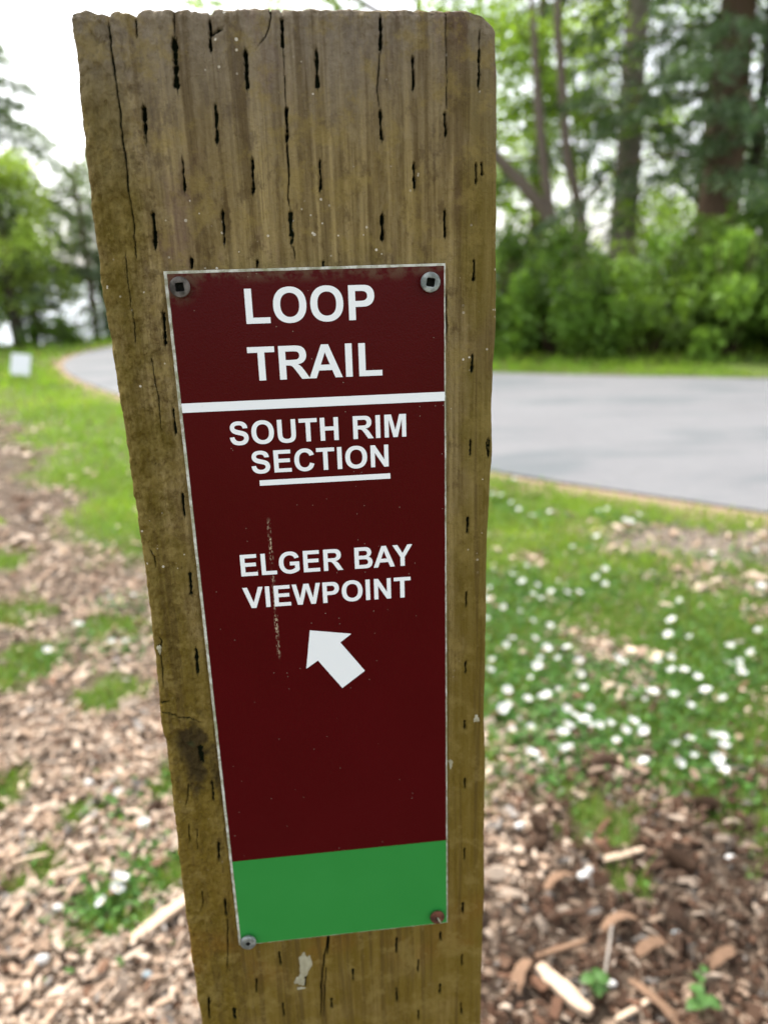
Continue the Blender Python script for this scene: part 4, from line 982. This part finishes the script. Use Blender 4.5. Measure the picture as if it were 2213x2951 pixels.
# grey and purple weathering towards the cut end
tg = a.math('MULTIPLY', a.remap(a.math('ADD', z_, a.math('MULTIPLY', bl, .09)), 1.26, 1.34), .75)
col = a.mix(tg, col, a.mix(g3, (0.115, 0.093, 0.076), (0.30, 0.25, 0.20)))
pu = a.math('MULTIPLY', a.remap(a.noise(a.coords((60, 60, 22)), 1, 3), .55, .72), a.remap(z_, 1.14, 1.20, 0, .5))
col = a.mix(pu, col, (0.125, 0.070, 0.070))
# rust-brown stain below the plate
st = a.math('MULTIPLY', a.math('MULTIPLY', a.remap(z_, .845, .868), a.remap(z_, .90, .885)), a.remap(a.noise(c, 30, 3), .45, .65))
col = a.mix(a.math('MULTIPLY', st, .6), col, (0.22, 0.085, 0.025))
lowd = a.remap(z_, 1.18, .90, 0, .55)
col = a.mix(lowd, col, a.mix(g1, (0.115, 0.068, 0.005), (0.245, 0.160, 0.020)))
st2 = a.noise(a.coords((170, 170, 5)), 1, 5, .65)
col = a.mix(a.math('MULTIPLY', a.remap(st2, .50, .36), .55), col, (0.075, 0.046, 0.016))
col = a.mix(a.math('MULTIPLY', a.remap(a.noise(c, 75, 5, .7), .50, .64), .45), col, (0.28, 0.205, 0.065))
kn = a.math('MULTIPLY', a.attr('knot'), a.remap(bl2, .30, .55))
col = a.mix(a.math('MULTIPLY', kn, .88), col, a.mix(g3, (0.018, 0.013, 0.007), (0.060, 0.040, 0.018)))
col = a.mix(a.math('MULTIPLY', a.attr('knot'), a.math('MULTIPLY', a.remap(a.noise(c, 60, 2), .55, .7), .6)), col, (0.02, 0.05, 0.02))
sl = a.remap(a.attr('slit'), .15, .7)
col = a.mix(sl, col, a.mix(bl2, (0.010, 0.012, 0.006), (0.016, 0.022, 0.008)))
halo = a.math('MULTIPLY', a.math('MULTIPLY', a.remap(a.attr('slit'), .0, .3), a.remap(fine, .4, .6)), .5)
# pale lichen specks
vor = a.n('ShaderNodeTexVoronoi', {'Vector': c, 'Scale': 300.0, 'Randomness': 1.0}, feature='F1')
rnd = a.xyz(vor.outputs['Color'])[0]
area = a.remap(a.noise(c, 22, 4, .7), .50, .58)
sp = a.math('MULTIPLY', a.math('MULTIPLY', a.math('LESS_THAN', vor.outputs['Distance'], a.math('MULTIPLY', rnd, .17)), a.math('GREATER_THAN', rnd, .45)), area)
sp = a.math('MULTIPLY', sp, a.remap(z_, 1.0, 1.14, .1, 1))
col = a.mix(sp, col, (0.62, 0.56, 0.46))
hgt = a.math('ADD', a.math('MULTIPLY', g3, .7), a.math('ADD', a.math('MULTIPLY', fine, .5), a.math('MULTIPLY', g2, .5)))
a.bump(hgt, .9, .0014)
wood_mat = a.fin(col, .92, spec=.08)
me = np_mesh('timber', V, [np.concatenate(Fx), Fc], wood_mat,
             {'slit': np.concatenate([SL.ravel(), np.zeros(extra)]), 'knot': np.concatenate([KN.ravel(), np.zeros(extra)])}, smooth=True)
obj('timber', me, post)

def face(u, z, d=0.0): return ((u - UC) / 1000, d / 1000, z / 1000)       # d: mm behind the sign's front plane

# lump of dried filler and small stuck bits
filler_mat = attr_mat_simple('dried_cream_filler', (.22, .20, .12), (.56, .52, .38), 260)
def patch(name, cu, cz, ru, rz_, h, seed, mat, parent, tiltk=0.0):
    rg = random.Random(seed); V = []; n = 22; R_ = 5
    for i in range(R_):
        s = 1 - i / (R_ - 1)
        for k in range(n):
            t = 2 * math.pi * k / n; q = 1 + .22 * math.sin(3 * t + seed) + .13 * math.sin(7 * t + seed * 2) + rg.uniform(-.06, .06)
            z = cz + rz_ * s * q * math.sin(t)
            u = cu + ru * s * q * math.cos(t) + tiltk * (z - cz)
            V.append(face(u, z, 2.6 + .25 - h * (1 - s ** 2) * rg.uniform(.75, 1.1) - .25 * (i > 0)))
    Fq = [(i * n + k, i * n + (k + 1) % n, i * n + n + (k + 1) % n, i * n + n + k) for i in range(R_ - 1) for k in range(n)]
    me = np_mesh(name, V, [np.array(Fq), np.array([[(R_ - 1) * n + k for k in range(n)]])], mat, smooth=True)
    return obj(name, me, parent)
patch('filler_lump', -47.6, 860.5, 3.2, 8.5, .55, 1, filler_mat, post, .10)
patch('filler_lump', -50.3, 851.5, 2.6, 4.2, .7, 4, filler_mat, post, .15)
patch('filler_lump', -50.6, 845.6, 2.2, .8, .35, 2, filler_mat, post)
patch('filler_lump', 40.8, 998.3, 1.5, 2.2, .9, 3, filler_mat, post)
patch('filler_lump', -99.0, 1046.5, .9, 2.2, .5, 6, filler_mat, post)
patch('filler_lump', 28.7, 975.0, 1.4, 3.4, .3, 7, filler_mat, post)

# ------------------------------------------------------------------ sign plate, film, lettering
a = NT('plate_edge')
c = a.coords(); n = a.noise(c, 300, 4, .65)
n2_ = a.noise(c, 60, 3)
col = a.mix(a.remap(n, .35, .65), (.30, .29, .20), (.66, .66, .60))
col = a.mix(a.math('MULTIPLY', a.remap(n2_, .5, .65), .5), col, (.25, .27, .12))
a.bump(n, .4, .0004)
plate_mat = a.fin(col, .7)
S0, S1, Z0, Z1 = -78.9, 26.35, 881.3, 1201.75
def rough_plate(name, u0, u1, z0, z1, d0, d1, mat, amp, parent, seed, step=1.5, rc=0.0):
    """plate whose outline is slightly ragged; d0 front, d1 back"""
    P = []
    def edge(p, q):
        L = math.hypot(q[0] - p[0], q[1] - p[1]); k = max(2, int(L / step))
        for i in range(k): P.append((p[0] + (q[0] - p[0]) * i / k, p[1] + (q[1] - p[1]) * i / k))
    if rc > 0:
        cs_ = [((u0 + rc, z0 + rc), 180), ((u1 - rc, z0 + rc), 270), ((u1 - rc, z1 - rc), 0), ((u0 + rc, z1 - rc), 90)]
        arcs = [[(cx + rc * math.cos(math.radians(a0 + t * 15)), cz + rc * math.sin(math.radians(a0 + t * 15))) for t in range(7)] for (cx, cz), a0 in cs_]
        for i in range(4):
            P += arcs[i][:-1]; edge(arcs[i][-1], arcs[(i + 1) % 4][0])
    else:
        for p, q in (((u0, z0), (u1, z0)), ((u1, z0), (u1, z1)), ((u1, z1), (u0, z1)), ((u0, z1), (u0, z0))): edge(p, q)
    P = np.array(P); s = np.arange(len(P)) * step
    cen_ = np.array([(u0 + u1) / 2, (z0 + z1) / 2]); n1_ = fbm(s / 2.5, s * 0, seed, 3) * amp; n2x = fbm(s / 2.5, s * 0 + 9, seed, 3) * amp
    P = P + np.stack([n1_, n2x], -1)
    n = len(P); bev = .12 if d1 - d0 > .5 else 0
    V = []
    if bev: 
        sh = P + np.sign(cen_ - P) * bev
        V += [face(u, z, d0) for u, z in sh]; V += [face(u, z, d0 + bev) for u, z in P]; V += [face(u, z, d1) for u, z in P]; lay = 3
    else:
        V += [face(u, z, d0) for u, z in P]; V += [face(u, z, d1) for u, z in P]; lay = 2
    Fq = [((l) * n + i, (l + 1) * n + i, (l + 1) * n + (i + 1) % n, l * n + (i + 1) % n) for l in range(lay - 1) for i in range(n)]
    me = bpy.data.meshes.new(name); me.from_pydata(V, [], Fq + [tuple(range(n)), tuple(range(lay * n - 1, (lay - 1) * n - 1, -1))]); me.update()
    me.materials.append(mat)
    return obj(name, me, parent)
plate = rough_plate('sign_panel', S0, S1, Z0, Z1, 0, 2.1, plate_mat, .12, post, 5)

a = NT('maroon_film')
c = a.coords(); x_, y_, z_ = a.xyz(c)
pebble = a.noise(c, 1500, 2, .5); nb = a.noise(c, 25, 4)
col = a.mix(nb, (0.058, 0.0001, 0.0012), (0.076, 0.0004, 0.0026))
vor = a.n('ShaderNodeTexVoronoi', {'Vector': c, 'Scale': 330.0}, feature='F1')
rnd = a.xyz(vor.outputs['Color'])
sp = a.math('MULTIPLY', a.math('LESS_THAN', vor.outputs['Distance'], a.math('MULTIPLY', rnd[1], .055)), a.math('GREATER_THAN', rnd[0], .72))
col = a.mix(a.math('MULTIPLY', sp, .8), col, (0.45, 0.38, 0.30))
# long vertical scrape left of the lettering
sx = a.math('ABSOLUTE', a.math('SUBTRACT', a.math('ADD', x_, a.math('MULTIPLY', a.noise(a.coords((1, 1, 30)), 1, 2), .0012)), -.0186 + .0006))
ln = a.math('MULTIPLY', a.remap(sx, .0011, .0001), a.math('MULTIPLY', a.remap(z_, 1.038, 1.045), a.remap(z_, 1.105, 1.099)))
brk = a.remap(a.noise(a.coords((1600, 1600, 700)), 1, 3, .7), .50, .60)
gap = a.remap(a.noise(a.coords((1, 1, 70)), 1, 2), .38, .5)
scr = a.math('MULTIPLY', a.math('MULTIPLY', ln, brk), gap)
col = a.mix(scr, col, (0.50, 0.40, 0.28))
# grime round the top corners
gm = a.math('MULTIPLY', a.remap(a.math('ADD', z_, a.math('MULTIPLY', nb, .006)), 1.1985, 1.2035), a.remap(a.noise(c, 200, 4), .4, .6))
cor = a.n('ShaderNodeVectorMath', {0: c, 1: (-.0455, 0.0, 1.1985)}, operation='DISTANCE').outputs['Value']
gm = a.math('MAXIMUM', gm, a.math('MULTIPLY', a.remap(cor, .011, .004), a.remap(a.noise(c, 350, 4), .38, .58)))
col = a.mix(a.math('MULTIPLY', gm, .6), col, (0.13, 0.085, 0.05))
a.bump(pebble, .30, .0003)
film_mat = a.fin(col, .32, spec=.13)
film = rough_plate('maroon_film', S0 + 1.15, S1 - .6, Z0 + .45, Z1 - .95, -.12, 0, film_mat, .10, plate, 8)

a = NT('green_film')
c = a.coords(); nb = a.noise(c, 40, 3); pb = a.noise(c, 1500, 2, .5)
col = a.mix(nb, (0.024, 0.235, 0.040), (0.034, 0.265, 0.052))
vor = a.n('ShaderNodeTexVoronoi', {'Vector': c, 'Scale': 300.0}, feature='F1')
sp = a.math('MULTIPLY', a.math('LESS_THAN', vor.outputs['Distance'], .035), a.math('GREATER_THAN', a.xyz(vor.outputs['Color'])[0], .88))
col = a.mix(sp, col, (.35, .4, .28)); a.bump(pb, .25, .0003)
green_mat = a.fin(col, .45, spec=.15)
rough_plate('green_band', S0 + 1.2, S1 - .6, Z0 + .5, 932.9, -.22, -.13, green_mat, .05, plate, 9)

a = NT('white_vinyl')
c = a.coords(); nb = a.noise(c, 120, 3); 
vor = a.n('ShaderNodeTexVoronoi', {'Vector': c, 'Scale': 420.0}, feature='F1')
sp = a.math('MULTIPLY', a.math('LESS_THAN', vor.outputs['Distance'], .05), a.math('GREATER_THAN', a.xyz(vor.outputs['Color'])[0], .85))
col = a.mix(nb, (.88, .91, .94), (.92, .94, .96)); col = a.mix(a.math('MULTIPLY', sp, .6), col, (.3, .28, .22))
white_mat = a.fin(col, .5, spec=.35)
rough_plate('white_stripe', S0 + 1.2, S1 - .45, 1149.1, 1152.75, -.22, -.13, white_mat, .04, plate, 10)
rough_plate('underline', -50.2, 3.05, 1118.0, 1120.25, -.22, -.13, white_mat, .02, plate, 11)

GLY = {
 'A': (1479, 'M1471 0H1149L1021 333H435L314 0H0L571 1466H884ZM926 580L724 1124L526 580Z'),
 'B': (1479, 'M150 1466H736Q910 1466 995.5 1451.5Q1081 1437 1148.5 1391Q1216 1345 1261 1268.5Q1306 1192 1306 1097Q1306 994 1250.5 908Q1195 822 1100 779Q1234 740 1306 646Q1378 552 1378 425Q1378 325 1331.5 230.5Q1285 136 1204.5 79.5Q1124 23 1006 10Q932 2 649 0H150ZM446 1222V883H640Q813 883 855 888Q931 897 974.5 940.5Q1018 984 1018 1055Q1018 1123 980.5 1165.5Q943 1208 869 1217Q825 1222 616 1222ZM446 639V247H720Q880 247 923 256Q989 268 1030.5 314.5Q1072 361 1072 439Q1072 505 1040 551Q1008 597 947.5 618Q887 639 685 639Z'),
 'C': (1479, 'M1087 539L1374 448Q1308 208 1154.5 91.5Q1001 -25 765 -25Q473 -25 285 174.5Q97 374 97 720Q97 1086 286 1288.5Q475 1491 783 1491Q1052 1491 1220 1332Q1320 1238 1370 1062L1077 992Q1051 1106 968.5 1172Q886 1238 768 1238Q605 1238 503.5 1121Q402 1004 402 742Q402 464 502 346Q602 228 762 228Q880 228 965 303Q1050 378 1087 539Z'),
 'E': (1366, 'M149 0V1466H1236V1218H445V893H1181V646H445V247H1264V0Z'),
 'G': (1593, 'M831 539V786H1469V202Q1376 112 1199.5 43.5Q1023 -25 842 -25Q612 -25 441 71.5Q270 168 184 347.5Q98 527 98 738Q98 967 194 1145Q290 1323 475 1418Q616 1491 826 1491Q1099 1491 1252.5 1376.5Q1406 1262 1450 1060L1156 1005Q1125 1113 1039.5 1175.5Q954 1238 826 1238Q632 1238 517.5 1115Q403 992 403 750Q403 489 519 358.5Q635 228 823 228Q916 228 1009.5 264.5Q1103 301 1170 353V539Z'),
 'H': (1479, 'M150 0V1466H446V889H1026V1466H1322V0H1026V641H446V0Z'),
 'I': (569, 'M140 0V1466H436V0Z'),
 'L': (1251, 'M157 0V1454H453V247H1189V0Z'),
 'M': (1706, 'M145 0V1466H588L854 466L1117 1466H1561V0H1286V1154L995 0H710L420 1154V0Z'),
 'N': (1479, 'M152 0V1466H440L1040 487V1466H1315V0H1018L427 956V0Z'),
 'O': (1593, 'M89 724Q89 948 156 1100Q206 1212 292.5 1301Q379 1390 482 1433Q619 1491 798 1491Q1122 1491 1316.5 1290Q1511 1089 1511 731Q1511 376 1318 175.5Q1125 -25 802 -25Q475 -25 282 174.5Q89 374 89 724ZM394 734Q394 485 509 356.5Q624 228 801 228Q978 228 1091.5 355.5Q1205 483 1205 738Q1205 990 1094.5 1114Q984 1238 801 1238Q618 1238 506 1112.5Q394 987 394 734Z'),
 'P': (1366, 'M149 0V1466H624Q894 1466 976 1444Q1102 1411 1187 1300.5Q1272 1190 1272 1015Q1272 880 1223 788Q1174 696 1098.5 643.5Q1023 591 945 574Q839 553 638 553H445V0ZM445 1218V802H607Q782 802 841 825Q900 848 933.5 897Q967 946 967 1011Q967 1091 920 1143Q873 1195 801 1208Q748 1218 588 1218Z'),
 'R': (1479, 'M150 0V1466H773Q1008 1466 1114.5 1426.5Q1221 1387 1285 1286Q1349 1185 1349 1055Q1349 890 1252 782.5Q1155 675 962 647Q1058 591 1120.5 524Q1183 457 1289 286L1468 0H1114L900 319Q786 490 744 534.5Q702 579 655 595.5Q608 612 506 612H446V0ZM446 846H665Q878 846 931 864Q984 882 1014 926Q1044 970 1044 1036Q1044 1110 1004.5 1155.5Q965 1201 893 1213Q857 1218 677 1218H446Z'),
 'S': (1366, 'M74 477L362 505Q388 360 467.5 292Q547 224 682 224Q825 224 897.5 284.5Q970 345 970 426Q970 478 939.5 514.5Q909 551 833 578Q781 596 596 642Q358 701 262 787Q127 908 127 1082Q127 1194 190.5 1291.5Q254 1389 373.5 1440Q493 1491 662 1491Q938 1491 1077.5 1370Q1217 1249 1224 1047L928 1034Q909 1147 846.5 1196.5Q784 1246 657 1246Q526 1246 452 1192Q404 1158 404 1101Q404 1049 448 1012Q504 965 720 914Q936 863 1039.5 808.5Q1143 754 1201.5 659.5Q1260 565 1260 426Q1260 300 1190 190Q1120 80 992 26.5Q864 -27 673 -27Q395 -27 246 101.5Q97 230 74 477Z'),
 'T': (1251, 'M478 0V1218H43V1466H1210V1218H774V0Z'),
 'U': (1479, 'M147 1466H443V672Q443 483 454 427Q473 337 544.5 282.5Q616 228 740 228Q866 228 930 279.5Q994 331 1007 406Q1020 481 1020 655V1466H1316V696Q1316 432 1292 323Q1268 214 1203.5 139Q1139 64 1031 19.5Q923 -25 749 -25Q539 -25 430.5 23.5Q322 72 259.5 149.5Q197 227 177 312Q147 438 147 684Z'),
 'V': (1366, 'M523 0L-1 1466H320L691 381L1050 1466H1364L839 0Z'),
 'W': (1933, 'M357 0L7 1466H310L531 459L799 1466H1151L1408 442L1633 1466H1931L1575 0H1261L969 1096L678 0Z'),
 'Y': (1366, 'M534 0V617L-3 1466H344L689 886L1027 1466H1368L829 615V0Z'),
}
import re
from mathutils.geometry import tessellate_polygon
def glyph_polys(path):
    toks = re.findall(r'[MLHVQZ]|-?[\d.]+', path); i = 0; out = []; cur = []; x = y = 0.0
    while i < len(toks):
        t = toks[i]; i += 1
        if t == 'M':
            x, y = float(toks[i]), float(toks[i + 1]); i += 2; cur = [(x, y)]
        elif t == 'L':
            x, y = float(toks[i]), float(toks[i + 1]); i += 2; cur.append((x, y))
        elif t == 'H': x = float(toks[i]); i += 1; cur.append((x, y))
        elif t == 'V': y = float(toks[i]); i += 1; cur.append((x, y))
        elif t == 'Q':
            cx, cy, ex, ey = map(float, toks[i:i + 4]); i += 4
            for k in range(1, 7):
                s = k / 6; cur.append(((1 - s) ** 2 * x + 2 * s * (1 - s) * cx + s * s * ex, (1 - s) ** 2 * y + 2 * s * (1 - s) * cy + s * s * ey))
            x, y = ex, ey
        elif t == 'Z':
            if math.hypot(cur[0][0] - cur[-1][0], cur[0][1] - cur[-1][1]) < 1e-6: cur.pop()
            out.append(cur)
    return out
def set_line(text, u0, u1, zb, zt, rows):
    kern = {('A', 'Y'): -150, ('T', 'R'): -20, ('R', 'A'): -40, ('B', 'A'): -40}
    pen = 0; pos = []
    for i, ch in enumerate(text):
        if ch == ' ': pen += 640; continue
        pos.append((ch, pen)); pen += GLY[ch][0] + (kern.get((ch, text[i + 1]), 0) if i + 1 < len(text) else 0)
    xs = [p[0] + off for ch, off in pos for poly in glyph_polys(GLY[ch][1]) for p in poly]
    lo, hi = min(xs), max(xs); kx_ = (u1 - u0) / (hi - lo); kz_ = (zt - zb) / 1466.0
    for ch, off in pos:
        polys = [[(u0 + (p[0] + off - lo) * kx_, zb + p[1] * kz_) for p in poly] for poly in glyph_polys(GLY[ch][1])]
        flat = [q for poly in polys for q in poly]
        tris = tessellate_polygon([[Vector((q[0], q[1], 0)) for q in poly] for poly in polys])
        n = len(flat); V = [face(u, z, -.22) for u, z in flat] + [face(u, z, -.125) for u, z in flat]
        Ft = []
        for t in tris:
            p, q, r = (flat[k] for k in t)
            area = (q[0] - p[0]) * (r[1] - p[1]) - (q[1] - p[1]) * (r[0] - p[0])
            Ft.append(tuple(t) if area > 0 else tuple(reversed(t)))
        o_ = 0
        for poly in polys:
            m_ = len(poly)
            for k in range(m_): Ft.append((o_ + k, o_ + (k + 1) % m_, n + o_ + (k + 1) % m_, n + o_ + k))
            o_ += m_
        me = bpy.data.meshes.new('letter'); me.from_pydata(V, [], Ft); me.update(); me.materials.append(white_mat)
        o = obj('letter', me, plate); o['label'] = 'white capital letter %s in the line %s' % (ch, text)
set_line('LOOP', -50.2, -1.3, 1181.9, 1194.8, 0)
set_line('TRAIL', -50.9, 1.0, 1160.35, 1173.2, 0)
set_line('SOUTH RIM', -60.4, 10.0, 1135.3, 1144.6, 0)
set_line('SECTION', -52.9, 2.5, 1123.2, 1132.35, 0)
set_line('ELGER BAY', -60.9, 11.6, 1079.0, 1088.6, 0)
set_line('VIEWPOINT', -61.1, 10.6, 1064.2, 1073.7, 0)
AR = [(-33.9, 1051.7), (-16.0, 1048.6), (-21.0, 1044.8), (-10.7, 1029.9), (-21.1, 1022.1), (-31.2, 1036.8), (-36.5, 1033.2)]
n = len(AR)
me = bpy.data.meshes.new('arrow'); me.from_pydata([face(u, z, -.22) for u, z in AR] + [face(u, z, -.125) for u, z in AR], [],
    [(0, 6, 5), (0, 5, 2), (0, 2, 1), (2, 5, 4), (2, 4, 3)] + [(k, (k + 1) % n, n + (k + 1) % n, n + k) for k in range(n)]); me.update(); me.materials.append(white_mat)
obj('arrow', me, plate)

# screws
def metal(name, c1, c2, rough, met):
    q = NT(name); c = q.coords(); n = q.noise(c, 700, 4, .7); n2 = q.noise(c, 250, 3)
    q.bump(n, .6, .0004)
    return q.fin(q.mix(q.remap(n2, .35, .65), c1, c2), rough, met)
zinc = metal('dull_zinc', (.16, .18, .175), (.40, .43, .42), .55, .55)
grimy = metal('grimy_zinc', (.04, .034, .028), (.17, .15, .135), .7, .35)
rusty = metal('rusty_steel', (.045, .014, .008), (.16, .055, .028), .85, .1)
recess_shade = attr_mat_simple('black_recess_shade', (.006, .006, .005), (.02, .02, .015), 500)  # shade of the drive hole, painted near-black
def screw(u, z, R, mat, rot, label, hole=.42, proud=3.1, dark=True):
    n = 32; V = []
    def ring(r, h, sq=False, tilt=0):
        for k in range(n):
            t = 2 * math.pi * k / n
            x, y = math.cos(t), math.sin(t)
            if sq:
                m_ = max(abs(x), abs(y)); x, y = x / m_, y / m_
                x, y = x * math.cos(rot) - y * math.sin(rot), x * math.sin(rot) + y * math.cos(rot)
            V.append(face(u + x * r, z + y * r, -.12 - h))
    ring(R * .62, -.05); ring(R * .66, proud * .40); ring(R * .98, proud * .52); ring(R, proud * .80); ring(R * .92, proud * .96); ring(R * .74, proud); ring(R * (hole + .12), proud); ring(R * hole, proud - .08, True); ring(R * hole * .8, proud - 3.0, True)
    nr = len(V) // n
    Fq = [(i * n + k, i * n + (k + 1) % n, i * n + n + (k + 1) % n, i * n + n + k) for i in range(nr - 1) for k in range(n)]
    me = np_mesh('screw', V, [np.array(Fq), np.array([[(nr - 1) * n + k for k in range(n)]])], mat, smooth=False)
    me.materials.append(recess_shade)
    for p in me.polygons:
        if p.index >= (nr - 2) * n: p.material_index = 1  # recess walls and floor get the painted shade
    o = obj('screw', me, plate); o['label'] = label; return o
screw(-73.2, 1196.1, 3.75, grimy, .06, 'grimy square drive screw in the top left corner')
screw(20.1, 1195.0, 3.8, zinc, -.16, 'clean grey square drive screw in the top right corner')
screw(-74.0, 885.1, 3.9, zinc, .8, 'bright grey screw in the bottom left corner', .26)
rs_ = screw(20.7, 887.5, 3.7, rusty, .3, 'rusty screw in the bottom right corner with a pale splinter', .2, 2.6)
sp_ = tube_mesh('splinter', [face(20.8, 887.6, -2.2), face(21.8, 885.8, -3.0), face(22.4, 884.2, -2.4)], [.0004, .00045, .0002], filler_mat, 6)
obj('splinter', sp_, post)
